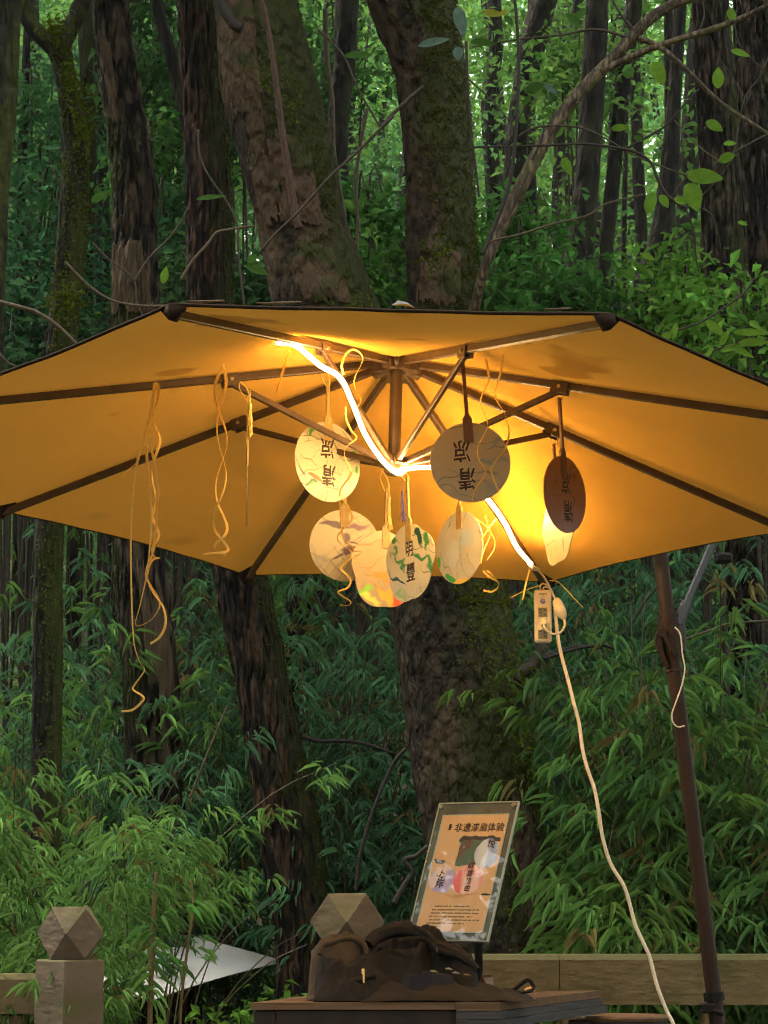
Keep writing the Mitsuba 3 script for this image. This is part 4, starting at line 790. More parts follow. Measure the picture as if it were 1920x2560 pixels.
# ---------------------------------------------------------------- hanging fans
def paint(base, blobs=(), lines=(), grain=0.06):
    """lacquer picture in uv: blobs (cx, cy, rx, ry, angle, colour, softness, warp); lines (freq, angle, amp, scale, width, colour, mask)"""
    def fn(p, n, uv):
        x, y = uv.x, uv.y
        w1, w2 = fbm(x * 4 + 3.1, y * 4, 1.5, 3) - 0.5, fbm(x * 4, y * 4 + 7.7, 4.5, 3) - 0.5
        c = mi.Color3f([0.52 * q for q in base]) * (1 - grain + 2 * grain * fbm(x * 30, y * 30, 0.5, 2))
        for (fr, an, amp, sc, wd, col, mask) in lines:
            s = dr.sin(fr * (x * math.cos(an) + y * math.sin(an)) + amp * fbm(x * sc + fr, y * sc, an * 3 + 1, 3))
            m = smoothstep(mask, mask + 0.08, noise(x * 3.3 + fr, y * 3.3, an * 5 + 2))
            c = mix(c, col, smoothstep(wd, 0, dr.abs(s)) * m * 0.85)
        for (cx, cy, rx, ry, an, col, soft, warp) in blobs:
            dx, dy = x - cx + warp * w1, y - cy + warp * w2
            a, b = (dx * math.cos(an) + dy * math.sin(an)) / rx, (dy * math.cos(an) - dx * math.sin(an)) / ry
            c = mix(c, col, 1 - smoothstep(1 - soft, 1 + soft * 0.2, dr.sqrt(a * a + b * b)))
        return c
    return mikit.proc(fn)
GRN, DGR, RED, ORG, PUR = (0.06, 0.25, 0.05), (0.02, 0.08, 0.045), (0.75, 0.1, 0.03), (0.85, 0.3, 0.06), (0.10, 0.045, 0.10)
principled('fan_ivory', paint((0.80, 0.70, 0.50), [(0.30, 0.86, 0.10, 0.045, 0.5, GRN, 0.4, 0.3), (0.24, 0.78, 0.07, 0.03, 1.0, GRN, 0.35, 0.4), (0.90, 0.64, 0.06, 0.03, 0.3, GRN, 0.35, 0.2), (0.95, 0.44, 0.035, 0.06, 0, GRN, 0.35, 0.1), (0.30, 0.30, 0.12, 0.035, -0.3, RED, 0.25, 0.25), (0.24, 0.21, 0.10, 0.045, 0.4, DGR, 0.35, 0.3), (0.25, 0.19, 0.07, 0.03, 0.5, GRN, 0.4, 0.3), (0.12, 0.36, 0.06, 0.02, -0.7, PUR, 0.4, 0.3), (0.33, 0.66, 0.028, 0.03, 0, (0.72, 0.4, 0.22), 0.3, 0)],
           [(14, 0.4, 9, 2.2, 0.16, (0.16, 0.12, 0.05), 0.42), (11, 1.4, 9, 2.0, 0.15, (0.08, 0.11, 0.04), 0.45), (20, 2.2, 12, 2.6, 0.16, (0.14, 0.15, 0.06), 0.5)]), 0.35, 0.5)
principled('fan_grey', paint((0.82, 0.64, 0.36), [(0.78, 0.5, 0.24, 0.045, -0.1, (0.24, 0.27, 0.24), 0.5, 0.35), (0.9, 0.75, 0.12, 0.05, 0.5, (0.26, 0.27, 0.22), 0.6, 0.4), (0.6, 0.85, 0.4, 0.04, -0.05, (0.38, 0.35, 0.27), 0.8, 0.3), (0.1, 0.17, 0.05, 0.10, 0.6, (0.2, 0.22, 0.17), 0.5, 0.4), (0.8, 0.12, 0.2, 0.06, 0.3, (0.32, 0.29, 0.22), 0.7, 0.4), (0.33, 0.71, 0.028, 0.03, 0, (0.45, 0.16, 0.05), 0.3, 0)],
           [(9, 1.5, 6, 1.8, 0.16, (0.16, 0.16, 0.12), 0.45), (13, 1.2, 7, 2.2, 0.12, (0.18, 0.17, 0.12), 0.5)]), 0.4, 0.45)
principled('fan_brown', paint((0.46, 0.17, 0.065), [(0.75, 0.8, 0.15, 0.1, 0.4, (0.14, 0.065, 0.04), 0.7, 0.5)], [(10, 0.15, 10, 1.8, 0.10, (0.04, 0.018, 0.012), 0.42), (16, 0.5, 9, 2.5, 0.09, (0.06, 0.025, 0.015), 0.5)]), 0.35, 0.5)
principled('fan_yellow', paint((0.82, 0.73, 0.42), [(0.62, 0.25, 0.03, 0.1, -0.1, (0.12, 0.15, 0.08), 0.3, 0.15), (0.25, 0.2, 0.03, 0.1, -0.2, (0.3, 0.35, 0.15), 0.3, 0.1)], [(14, 1.2, 9, 2.2, 0.14, (0.2, 0.18, 0.06), 0.5)]), 0.4)
principled('fan_purple', paint((1.12, 0.98, 0.64), [(0.40, 0.78, 0.30, 0.045, -0.05, PUR, 0.35, 0.15), (0.70, 0.77, 0.2, 0.06, 0.1, (0.22, 0.11, 0.17), 0.5, 0.25), (0.5, 0.60, 0.06, 0.08, 0.2, PUR, 0.35, 0.25), (0.56, 0.44, 0.15, 0.06, 0.1, PUR, 0.3, 0.2), (0.38, 0.36, 0.1, 0.02, 0.5, PUR, 0.4, 0.2), (0.72, 0.53, 0.22, 0.016, -0.15, PUR, 0.4, 0.12), (0.15, 0.3, 0.10, 0.12, 0.6, (0.35, 0.32, 0.28), 0.8, 0.6)],
           [(26, 2.3, 11, 1.6, 0.18, (0.15, 0.09, 0.09), 0.4), (18, 0.7, 10, 2.4, 0.16, (0.13, 0.10, 0.07), 0.45)]), 0.35, 0.5)
principled('fan_orange', paint((0.84, 0.66, 0.40), [(0.2, 0.2, 0.14, 0.10, 0.8, (0.25, 0.6, 0.08), 0.5, 0.5), (0.5, 0.2, 0.22, 0.10, -0.6, (0.9, 0.48, 0.08), 0.5, 0.5), (0.72, 0.16, 0.12, 0.16, 0.3, RED, 0.5, 0.4), (0.45, 0.42, 0.3, 0.04, -0.35, ORG, 0.8, 0.4), (0.3, 0.1, 0.18, 0.05, -0.4, (0.75, 0.7, 0.15), 0.5, 0.4)],
           [(12, 1.9, 10, 1.8, 0.16, (0.45, 0.16, 0.05), 0.4), (16, 0.5, 10, 2.4, 0.14, (0.3, 0.25, 0.08), 0.5)]), 0.35, 0.5)
principled('fan_green', paint((1.12, 1.0, 0.64), [(0.72, 0.83, 0.07, 0.17, 0.25, DGR, 0.35, 0.4), (0.9, 0.72, 0.06, 0.16, 0.3, GRN, 0.5, 0.5), (0.72, 0.54, 0.22, 0.035, -0.3, GRN, 0.35, 0.35), (0.92, 0.38, 0.05, 0.16, 0.5, GRN, 0.4, 0.3), (0.25, 0.58, 0.05, 0.16, 0.9, GRN, 0.5, 0.7), (0.22, 0.33, 0.20, 0.025, -0.5, DGR, 0.4, 0.4), (0.25, 0.22, 0.2, 0.03, 0.1, (0.5, 0.52, 0.46), 0.8, 0.5), (0.3, 0.1, 0.15, 0.05, 0.1, (0.35, 0.5, 0.2), 0.7, 0.8), (0.2, 0.8, 0.05, 0.1, 0.3, GRN, 0.5, 0.6)],
           [(17, 1.0, 11, 2.6, 0.18, (0.05, 0.13, 0.04), 0.42)]), 0.35, 0.5)
principled('fan_blue', paint((1.1, 1.06, 0.86), [(0.62, 0.6, 0.34, 0.16, 0.5, (0.5, 0.6, 0.68), 0.9, 0.5), (0.3, 0.45, 0.2, 0.3, 0.2, (0.62, 0.67, 0.66), 0.9, 0.6), (0.05, 0.34, 0.05, 0.08, -0.1, (0.08, 0.45, 0.06), 0.25, 0.1), (0.35, 0.06, 0.2, 0.05, -0.55, (0.05, 0.4, 0.05), 0.25, 0.15), (0.72, 0.07, 0.16, 0.025, 0.15, (0.12, 0.4, 0.12), 0.4, 0.2), (0.55, 0.02, 0.25, 0.06, 0.1, (0.85, 0.6, 0.1), 0.3, 0.1), (0.5, 0.5, 0.03, 0.18, 0.15, (0.35, 0.42, 0.48), 0.7, 0.5), (0.42, 0.38, 0.02, 0.2, -0.1, (0.4, 0.45, 0.48), 0.7, 0.6)],
           [(12, 0.2, 9, 3.0, 0.14, (0.2, 0.24, 0.25), 0.45)]), 0.35, 0.5)
principled('bamboo_handle', mikit.proc(lambda p, n, uv: mix((0.30, 0.19, 0.06), (0.5, 0.35, 0.13), fbm(p.x * 150, p.y * 150, p.z * 40, 2))), 0.5)
principled('dark_handle', mikit.proc(lambda p, n, uv: mix((0.10, 0.045, 0.025), (0.17, 0.085, 0.045), fbm(p.x * 150, p.y * 150, p.z * 40, 2))), 0.5)
principled('ink', (0.035, 0.018, 0.014), 0.6)
principled('tassel_yellow', (0.75, 0.6, 0.2), 0.6)
principled('tassel_violet', (0.1, 0.07, 0.25), 0.6)

def glyph(ch, size, depth=0.0007, jit=0.0):
    ms = []
    for rings in GLYPHS[ch]:
        rr = [np.array(r, float).reshape(-1, 2) for r in rings]
        P = Polygon(rr[0], rr[1:]).buffer(0)
        for g in getattr(P, 'geoms', [P]):
            if g.area > 5: ms.append(extrude(g, depth / size * 100))
    m = join(ms); m.vertices *= size / 100
    if jit: m.vertices[:, :2] += jit * (meshkit.noise(np.column_stack([m.vertices[:, :2] / (jit * 4), m.vertices[:, 0] * 0]), 3)[:, None] - 0.5)
    return m

def shape_poly(kind, r):
    t = np.linspace(0, 2 * np.pi, 97)[:-1]
    if kind == 'round': q = np.full_like(t, r)
    elif kind == 'cloud': q = r * (0.93 + 0.085 * np.abs(np.cos(2.5 * (t - np.pi / 2))) + 0.03 * np.sin(3 * t + 1))
    else: q = r * (0.94 + 0.05 * np.cos(6 * t + 0.6) + 0.04 * np.cos(3 * t))
    return np.stack([q * np.cos(t), q * np.sin(t)], 1)

def fan(label, px, py, d, r, yaw, mat, kind='round', roll=0.0, handle='bamboo_handle', stick=0.14, hang=None, text=(), tassel=None, sx=1.0, seal=False):
    key = num('hand_fan'); tag(key, label, 'fan')
    c = W(px, py, d); cy, sy = math.cos(yaw), math.sin(yaw)
    B = np.array([[cy, sy, 0], [0, 0, 1], [sy, -cy, 0]])        # local x, local y (up), local z (towards the viewer)
    cr, sr = math.cos(roll), math.sin(roll)
    RR = np.array([[cr, sr, 0], [-sr, cr, 0], [0, 0, 1]])
    def put(m): m = m.copy(); m.vertices = (m.vertices @ RR) @ B + c; return m
    o = shape_poly(kind, r) * [sx, 1]
    m = extrude(Polygon(o), 0.003); m.apply_translation([0, 0, -0.0015])
    m = m.subdivide() if False else m
    uv = m.vertices[:, :2] / (2 * r) + 0.5
    m.unmerge_vertices(); uv = m.vertices[:, :2] / (2 * r) + 0.5
    add(key + '__leaf', put(m), mat, False, uv=uv)
    top = o[:, 1].max()
    hp = [(-0.015, top - 0.062), (0.015, top - 0.062), (0.0145, top + 0.012), (0.006, top + 0.026), (0.0055, top + stick), (-0.0055, top + stick), (-0.006, top + 0.026), (-0.0145, top + 0.012)]
    h = extrude(Polygon(hp), 0.008); h.apply_translation([0, 0, -0.0035])
    add(key + '__handle', put(h), handle, 20)
    tp = (np.array([0, top + stick - 0.008, 0]) @ RR) @ B + c
    hg = W(*hang) if hang is not None else tp + [0, 0.01, 0.07]
    wv = np.array([0.012, 0.003, 0])
    add(key + '__cord', tube([hg + [0, 0, 0.004], hg + (tp - hg) * 0.35 + wv, tp + wv * 0.5 - [0, 0, 0.004], tp - [0, 0, 0.012], tp - wv * 0.5 - [0, 0, 0.004], hg + (tp - hg) * 0.35 - wv, hg + [0, 0, 0.004]], 0.0016, 6, n=36), 'raffia', True)
    for (ch, x, y, s, ro) in text:
        g = glyph(ch, s, jit=s * 0.05)
        cc, ss = math.cos(ro), math.sin(ro)
        g.vertices[:, :2] = g.vertices[:, :2] * [0.78, 1.0] @ np.array([[cc, ss], [-ss, cc]]) + [x, y]
        g.vertices[:, 2] += 0.0013
        add(nm(key + '__lettering'), put(g), 'ink')
    if tassel:
        tm, tx, ty, tl = tassel
        rng = np.random.default_rng(int(px))
        st = [tube([[tx, ty, 0.008], [tx + rng.normal() * 0.004, ty - tl * 0.5, 0.008 + rng.normal() * 0.003], [tx + 0.006 + rng.normal() * 0.007, ty - tl * (0.9 + 0.12 * rng.random()), 0.008 + rng.normal() * 0.005]], 0.0012, 5, n=8) for _ in range(16)]
        st.append(tube([[tx, ty + 0.05, 0.006], [tx, ty + 0.005, 0.008]], 0.0012, 5)); st.append(tube([[tx, ty + 0.006, 0.008], [tx, ty - 0.012, 0.008]], 0.0045, 8))
        mt = put(join(st)); add(key + '__tassel', mt, tm, False)
    return key

PI = math.pi
fan('ivory oval fan with brush writing and a red blot, left of the light strip', 819, 1155, 7.2, 0.133, 0.66, 'fan_ivory', text=[('凉', -0.002, 0.046, 0.075, PI), ('清', 0.004, -0.046, 0.075, PI)], hang=(808, 925, 7.1), stick=0.135)
fan('large round grey fan with dark brush writing, hanging before the light strip', 1176, 1156, 6.72, 0.124, 0.10, 'fan_grey', roll=0.07, handle='dark_handle', text=[('凉', -0.024, 0.034, 0.072, PI), ('清', -0.014, -0.052, 0.072, PI)], hang=(1157, 886, 6.68), stick=0.215)
fan('dark brown lacquered fan with black writing, hanging at the right', 1412, 1236, 7.05, 0.124, 0.92, 'fan_brown', roll=0.08, handle='dark_handle', text=[('凉', 0.01, 0.034, 0.072, PI), ('清', 0.012, -0.055, 0.072, PI)], hang=(1401, 972, 7.0), stick=0.19)
fan('pale yellow wavy-edged fan mostly hidden behind the dark brown fan', 1396, 1316, 7.45, 0.135, -1.22, 'fan_yellow', 'wavy', roll=0.1, handle='dark_handle', hang=(1382, 1078, 7.35), stick=0.16)
fan('round ivory fan with purple swirls, lowest at the left of the cluster', 862, 1364, 7.75, 0.127, 0.26, 'fan_purple', hang=(846, 1195, 7.65), stick=0.07)
fan('cloud-shaped cream fan with orange, red and green blotches', 962, 1424, 7.68, 0.136, 0.5, 'fan_orange', 'cloud', roll=-0.03, hang=(955, 1180, 7.42), stick=0.15, tassel=('tassel_yellow', 0.006, 0.25, 0.11), sx=0.98)
fan('cloud-shaped ivory fan with green marbling and dark writing', 1025, 1406, 7.42, 0.132, -0.92, 'fan_green', 'cloud', roll=0.05, hang=(1006, 1180, 7.3), stick=0.16, text=[('明', 0.0, 0.045, 0.056, 0), ('豐', 0.004, -0.032, 0.066, 0)], tassel=('tassel_violet', -0.018, 0.24, 0.1))
fan('pale blue oval fan with grey wisps and green leaves along its lower edge', 1149, 1369, 7.86, 0.130, -0.92, 'fan_blue', roll=0.0, hang=(1140, 1215, 7.8), stick=0.05)
fan('pale fan seen edge-on with a yellow tassel, hanging alone at the left', 618, 1215, 6.95, 0.128, 1.634, 'fan_ivory', roll=0.05, hang=(601, 957, 6.95), stick=0.16, tassel=('tassel_yellow', -0.012, 0.255, 0.1))

# ---------------------------------------------------------------- curling raffia ribbons
def curl(label, pts, d, width=0.007, turns=0.0, amp=0.0, waves=0.0, twist0=0.0, n=90, dd=0.0, group=None, kind='ribbon', phase=0.0):
    """ribbon through photo points; with amp it winds as a helix of that radius (metres) about that line"""
    p = np.array([W(x, y, d + dd * i / max(1, len(pts) - 1)) for i, (x, y) in enumerate(pts)])
    if amp:
        q = spline(p, n); s = np.linspace(0, 1, n); ph = phase + waves * 2 * np.pi * s
        a = amp * (0.55 + 0.45 * s)
        q[:, 0] += a * np.sin(ph); q[:, 1] += a * np.cos(ph); p = q
    key = num('curly_ribbon'); add(key, ribbon(p, width, n, twist0, turns), 'raffia', True); tag(key, label, kind, group)
    return key
def dp(*q): return [(x / 0.8642, y / 0.8642) for x, y in q]       # from the reduced view
def c1(*q): return [(700 + x / 3.95, 860 + y / 3.95) for x, y in q]
def c2(*q): return [(740 + x / 4.366, 1220 + y / 4.366) for x, y in q]
def c3(*q): return [(1040 + x / 3.607, 860 + y / 3.607) for x, y in q]
def c4(*q): return [(1040 + x / 3.607, 1220 + y / 3.607) for x, y in q]
curl('curling yellow ribbon, rightmost strand of the left bunch, tied to the left rib', dp((338, 826), (337, 900), (340, 960), (337, 1040), (337, 1100), (335, 1160), (338, 1205)), 6.75, 0.009, 1.2, 0.013, 3.9, phase=0.3)
curl('second curling strand twined into the left ribbon bunch', dp((334, 826), (333, 900), (336, 980), (332, 1060), (332, 1120), (328, 1170), (322, 1240)), 6.77, 0.008, 0.7, 0.011, 3.4, phase=2.2)
curl('long straight yellow ribbon dropping at the left of the bunch and coiling at its end', dp((318, 945), (300, 985), (289, 1050), (283, 1150), (284, 1280), (289, 1385), (302, 1430), (312, 1448), (292, 1478), (288, 1490), (310, 1506), (303, 1520), (285, 1534), (262, 1537)), 6.7, 0.008, 0.5)
curl('yellow ribbon with a wide loose loop low beside the trunk', dp((314, 945), (320, 1020), (327, 1110), (324, 1180), (318, 1245), (330, 1280), (352, 1310), (358, 1345), (346, 1375), (325, 1391)), 6.72, 0.009, 0.5)
curl('yellow ribbon strand crossing to a small loop above the long coil', dp((322, 945), (338, 1030), (338, 1120), (330, 1190), (316, 1250), (302, 1310), (293, 1350), (318, 1345), (338, 1325), (345, 1300), (325, 1265), (315, 1240), (330, 1210), (345, 1205)), 6.74, 0.008, 0.5)
curl('short straight ribbon from the rib down to the knot of the left bunch', dp((334, 828), (328, 880), (312, 948)), 6.71, 0.009, 0.05)
curl('thin string with a knotted end dangling left of the ribbon bunch', dp((294, 985), (296, 998), (275, 1018), (263, 1033)), 6.9, 0.003, 0.2, kind='string')
curl('spiral yellow ribbon hanging alone from the fabric, left strand of the pair', dp((480, 785), (478, 850), (480, 930), (476, 1010), (476, 1090), (474, 1150), (476, 1192), (456, 1199)), 6.62, 0.009, 0.6, 0.024, 2.7, phase=0.0)
curl('spiral yellow ribbon hanging alone from the fabric, right strand of the pair', dp((477, 787), (474, 850), (478, 930), (480, 1010), (478, 1090), (476, 1150), (480, 1180), (478, 1197)), 6.64, 0.009, 0.6, 0.024, 2.7, phase=2.4)
curl('short straw ribbon stub hanging near the start of the light strip', dp((627, 752), (612, 800), (597, 848)), 6.48, 0.007, 0.1)
curl('ribbon loop hanging from the fabric beside the centre post', c1((625, 300), (612, 200), (655, 100), (720, 55), (790, 88), (815, 165), (740, 330), (742, 430), (800, 550), (765, 625)), 6.6, 0.007, 0.4)
curl('ribbon falling past the right edge of the ivory fan', c1((650, 620), (655, 740), (700, 850), (755, 930), (650, 1020), (640, 1110), (690, 1220), (700, 1290), (600, 1430), (590, 1500)), 6.86, 0.006, 0.5)
curl('curly ribbon in front of the purple-swirled fan ending in loose coils', c2((490, 90), (575, 220), (608, 350), (460, 510), (480, 600), (600, 690), (600, 760), (490, 870), (560, 955), (598, 1015), (560, 1090), (460, 1140), (595, 1240), (560, 1285), (480, 1276)), 7.5, 0.007, 0.8)
curl('short loop of ribbon over the right of the purple-swirled fan', c2((490, 30), (478, 130), (510, 520), (610, 640), (640, 690), (715, 700), (630, 760), (640, 800), (715, 820)), 7.52, 0.005, 0.4)
curl('wavy ribbon crossing the middle of the grey fan', c3((630, 130), (652, 250), (650, 340), (592, 470), (585, 560), (645, 735), (560, 920), (568, 1040), (628, 1160), (525, 1330), (508, 1435)), 6.64, 0.0065, 0.5)
curl('wavy ribbon over the right edge of the grey fan', c3((785, 90), (765, 250), (735, 350), (715, 480), (800, 630), (838, 790), (800, 950), (690, 1100), (688, 1180), (750, 1330)), 6.62, 0.0065, 0.6)
curl('stiff straw ribbon from the light strip to the pale blue fan', c4((725, 275), (660, 360), (585, 470)), 7.72, 0.007, 0.1)
curl('thin dark straw curling right of the pale blue fan', c4((540, 275), (640, 350), (690, 430), (712, 490), (700, 560), (640, 650)), 7.9, 0.005, 0.4)
curl('straw ribbon bending behind the other straws right of the pale blue fan', c4((625, 250), (655, 370), (668, 430), (600, 590), (585, 685)), 7.92, 0.006, 0.5)
curl('forked straw curl at the umbrella edge left of the power strip', c4((605, 745), (660, 800), (740, 850), (735, 900), (680, 935), (605, 922)), 8.3, 0.009, 0.5)
curl('second tine of the straw curl at the umbrella edge', c4((640, 740), (690, 790), (745, 850)), 8.29, 0.007, 0.3)
curl('straight straw strip pointing down below the end of the light strip', c4((1028, 725), (990, 870), (960, 1010)), 8.24, 0.006, 0.1)
curl('thin pale string arching from the power strip loop to the left', c4((1135, 872), (1050, 900), (960, 935), (850, 992)), 8.3, 0.003, 0.1, kind='string')
curl('thin pale string arching from the umbrella corner to the right', c4((1205, 835), (1270, 842), (1340, 900), (1430, 1000), (1510, 1080)), 8.3, 0.003, 0.1, kind='string')
curl('thin string tied round the right front rib', dp((1134, 740), (1146, 742), (1140, 730), (1136, 752)), 6.25, 0.004, 0.2, kind='string')

# ---------------------------------------------------------------- poster stand
def poster_fn(p, n, uv):
    x, y = uv.x, uv.y
    c = mix((0.62, 0.40, 0.20), (0.70, 0.48, 0.27), fbm(x * 26, y * 2.2, 0.5, 3))
    w1, w2 = fbm(x * 7 + 1.3, y * 9, 2.5, 3) - 0.5, fbm(x * 6, y * 8 + 5.1, 6.5, 3) - 0.5
    def el(cx, cy, rx, ry, soft=0.06, wp=0.0):
        a, b = (x - cx + wp * w1) / rx, (y - cy + wp * w2) / ry
        return 1 - smoothstep(1 - soft, 1 + soft * 0.3, dr.sqrt(a * a + b * b))
    def box_(x0, x1, y0, y1, wp=0.03):
        xx, yy = x + wp * w1, y + wp * w2
        return dr.select((xx > x0) & (xx < x1) & (yy > y0) & (yy < y1), mi.Float(1), mi.Float(0))
    c = mix(c, mix((0.16, 0.09, 0.06), (0.10, 0.15, 0.11), smoothstep(0.46, 0.5, noise(x * 6, y * 9, 1.0))), box_(0.36, 0.78, 0.56, 0.79))
    c = mix(c, (0.05, 0.045, 0.045), box_(0.34, 0.95, 0.775, 0.81, 0.10))
    c = mix(c, (0.03, 0.025, 0.025), el(0.10, 0.60, 0.10, 0.02, 0.2, 0.1))
    def petal(c, cx, cy, rx, ry, a, b, k):
        m = el(cx, cy, rx, ry, 0.05, 0.06)
        s = smoothstep(0.35, 0.65, fbm(x * 7 + k, y * 6 + w1 * 3, k, 3))
        return mix(c, mix(a, b, s), m)
    c = petal(c, 0.80, 0.665, 0.19, 0.125, (0.30, 0.40, 0.66), (0.62, 0.66, 0.72), 1.0)
    c = petal(c, 0.22, 0.445, 0.21, 0.125, (0.75, 0.62, 0.60), (0.42, 0.36, 0.62), 4.0)
    c = petal(c, 0.62, 0.445, 0.24, 0.125, (0.80, 0.55, 0.48), (0.72, 0.16, 0.18), 7.0)
    c = mix(c, (0.45, 0.24, 0.1), el(0.55, 0.315, 0.3, 0.02, 0.9, 0.1) * 0.6)
    c = mix(c, (0.03, 0.025, 0.025), el(0.93, 0.315, 0.09, 0.009, 0.2, 0.02))
    row = dr.floor(y / 0.0285); fr = y / 0.0285 - row
    ln = cell_rand(row, 3, 1)
    cw = cell_rand(dr.floor(x * 60), row, 5)
    txt = dr.select((row > 0.5) & (row < 7.5) & (fr > 0.3) & (fr < 0.7) & (x > 0.12 + 0.04 * ln) & (x < dr.select(row < 1.5, 0.3, 0.62 + 0.3 * ln)) & (cw > 0.15), mi.Float(0.75), mi.Float(0))
    return mix(c, (0.10, 0.06, 0.03), txt)
scene['poster_print'] = {'type': 'twosided', 'b': {'type': 'principled', 'base_color': mikit.proc(poster_fn), 'roughness': 0.35, 'specular': 0.5}}
scene['acrylic'] = {'type': 'thindielectric', 'int_ior': 1.38}
principled('acrylic_edge', (0.42, 0.46, 0.36), 0.25, 0.5)
principled('smoky_border', mikit.proc(lambda p, n, uv: mix((0.06, 0.07, 0.06), (0.13, 0.145, 0.125), fbm(p.x * 25, p.y * 25, p.z * 18, 3))), 0.22, 0.6, clearcoat=0.6, clearcoat_gloss=0.9)
def cam(v): return np.array([v[0], v[1] * CP - v[2] * SP, v[1] * SP + v[2] * CP])
PC = W(1158, 2177, 7.72); k_ = 7.72 / FPX
PX, PU = unit(cam((190, -147, 24))), unit(cam((85, 160, 313)))
PU = unit(PU - PX * (PX @ PU)); PNm = np.cross(PX, PU)
PW, PH = 241 * k_ / 2, 361 * k_ / 2
def pos(u, v, w=0.0): return PC + PX * u + PU * v + PNm * w
def slab(u0, u1, v0, v1, w0, w1): return hull([pos(u, v, w) for u in (u0, u1) for v in (v0, v1) for w in (w0, w1)])
KEY = 'poster_stand'; tag(KEY, 'tilted acrylic poster board showing painted fans on a wooden background', 'poster')
add(KEY + '__back_plate', slab(-PW, PW, -PH, PH, -0.006, -0.001), 'smoky_border')
ix, iy = PW * 0.83, PH * 0.855
oy = -PH * 0.03
ins = trimesh.Trimesh([pos(-ix, oy - iy, 0.001), pos(ix, oy - iy, 0.001), pos(ix, oy + iy, 0.001), pos(-ix, oy + iy, 0.001)], [[0, 1, 2], [0, 2, 3]], process=False)
uvp = np.array([[0, 0], [1, 0], [1, 1], [0, 1.0]])
add(KEY + '__print', ins, 'poster_print', False, uv=uvp); labels[KEY + '__print'] = {'label': 'printed sheet with a title, three painted fans and lines of small text'}
add(KEY + '__print_border', join([slab(-ix - 0.004, ix + 0.004, oy + s * iy - 0.002, oy + s * iy + 0.002, 0.0005, 0.0018) for s in (-1, 1)] + [slab(s * (ix + 0.002) - 0.002, s * (ix + 0.002) + 0.002, oy - iy + 0.0021, oy + iy - 0.0021, 0.0005, 0.0018) for s in (-1, 1)]), 'acrylic_edge')
fp = trimesh.Trimesh([pos(-PW, -PH, 0.004), pos(PW, -PH, 0.004), pos(PW, PH, 0.004), pos(-PW, PH, 0.004)], [[0, 1, 2], [0, 2, 3]], process=False)
add(KEY + '__front_pane', fp, 'acrylic')
for s, (a, b, c, d) in enumerate([(-PW - 0.003, -PW, -PH, PH), (PW, PW + 0.003, -PH, PH), (-PW - 0.003, PW + 0.003, -PH - 0.003, -PH), (-PW - 0.003, PW + 0.003, PH, PH + 0.003)]):
    add(nm(KEY + '__edge'), slab(a, b, c, d, -0.006, 0.0045), 'acrylic_edge')
for su in (-1, 1):
    for sv in (-1, 1):
        add(nm(KEY + '__bolt'), tube([pos(su * (PW - 0.012), sv * (PH - 0.012), -0.012), pos(su * (PW - 0.012), sv * (PH - 0.012), 0.010)], 0.008, 14), 'bolt_metal', 30)
def pglyph(ch, u, v, s, ro, mat='ink'):
    g = glyph(ch, s, 0.0004, s * 0.04); cc, ss = math.cos(ro), math.sin(ro)
    g.vertices[:, :2] = g.vertices[:, :2] @ np.array([[cc, ss], [-ss, cc]])
    g.vertices = pos(u, v, 0.0018) + g.vertices[:, :1] * PX + g.vertices[:, 1:2] * PU + g.vertices[:, 2:] * PNm
    add(nm(KEY + '__lettering'), g, mat)
for i, ch in enumerate('非遗漆扇体验'): pglyph(ch, -0.060 + i * 0.035, 0.158, 0.034, 0)
add(KEY + '__logo', slab(-0.103, -0.092, 0.150, 0.172, 0.0012, 0.0018), 'ink')
pglyph('上', -0.088, -0.010, 0.032, -0.25); pglyph('岸', -0.084, -0.045, 0.036, -0.1)
for i, ch in enumerate('财富自由'): pglyph(ch, 0.030 + i * 0.002, 0.018 - i * 0.027, 0.026, -0.1)
pglyph('悦', 0.094, 0.098, 0.032, -0.15)
ft = W(1196, 2350, 7.82)
add(KEY + '__post', join([bar(ft + [0, 0, 0.10], [ft[0], ft[1], 0.03], 0.028, 0.022, (0, 1, 0)), bar(pos(PW * 0.35, -PH * 0.75, -0.012), ft + [0, 0, 0.06], 0.024, 0.016, (0, 1, 0)), block((0.16, 0.16, 0.02), (ft[0], ft[1], 0.02))]), 'black_plastic')

# ---------------------------------------------------------------- table and the things on it
def wood_fn(a, b, sx=3.0, sy=40.0, sz=40.0):
    return mikit.proc(lambda p, n, uv: mix(a, b, fbm(p.x * sx, p.y * sy, p.z * sz, 3)))
bumped('table_wood', wood_fn((0.07, 0.035, 0.014), (0.16, 0.085, 0.036)), lambda p, n, uv: fbm(p.x * 6, p.y * 90, p.z * 90, 2), 0.004, 0.5, 0.4)
bumped('dark_wood', wood_fn((0.012, 0.007, 0.004), (0.035, 0.019, 0.010), 30, 30, 4), lambda p, n, uv: fbm(p.x * 60, p.y * 60, p.z * 8, 2), 0.004, 0.6, 0.3)
bumped('grey_wood', wood_fn((0.035, 0.033, 0.034), (0.075, 0.07, 0.07), 6, 6, 60), lambda p, n, uv: fbm(p.x * 20, p.y * 20, p.z * 150, 2), 0.004, 0.7, 0.3)
TA, TB = W(628, 2507, 7.25), W(1250, 2507, 7.25); ZT = float(TA[2])
def on_z(px, py, z):
    d0, d1 = 5.0, 20.0
    for _ in range(50):
        m = (d0 + d1) / 2
        if W(px, py, m)[2] > z: d0 = m
        else: d1 = m
    return W(px, py, m)
TCn, TD = on_z(1503, 2477, ZT), on_z(775, 2488, ZT)
KEY = 'wooden_table'; tag(KEY, 'brown wooden table with a thick layered right end standing before the railing', 'table')
def prism(pts, z0, z1):
    v = [[*p[:2], z] for p in pts for z in (z0, z1)]
    return hull(v)
cen = (TA + TB + TCn + TD) / 4
def inset(P, k, kz=0): return cen + (P - cen) * k
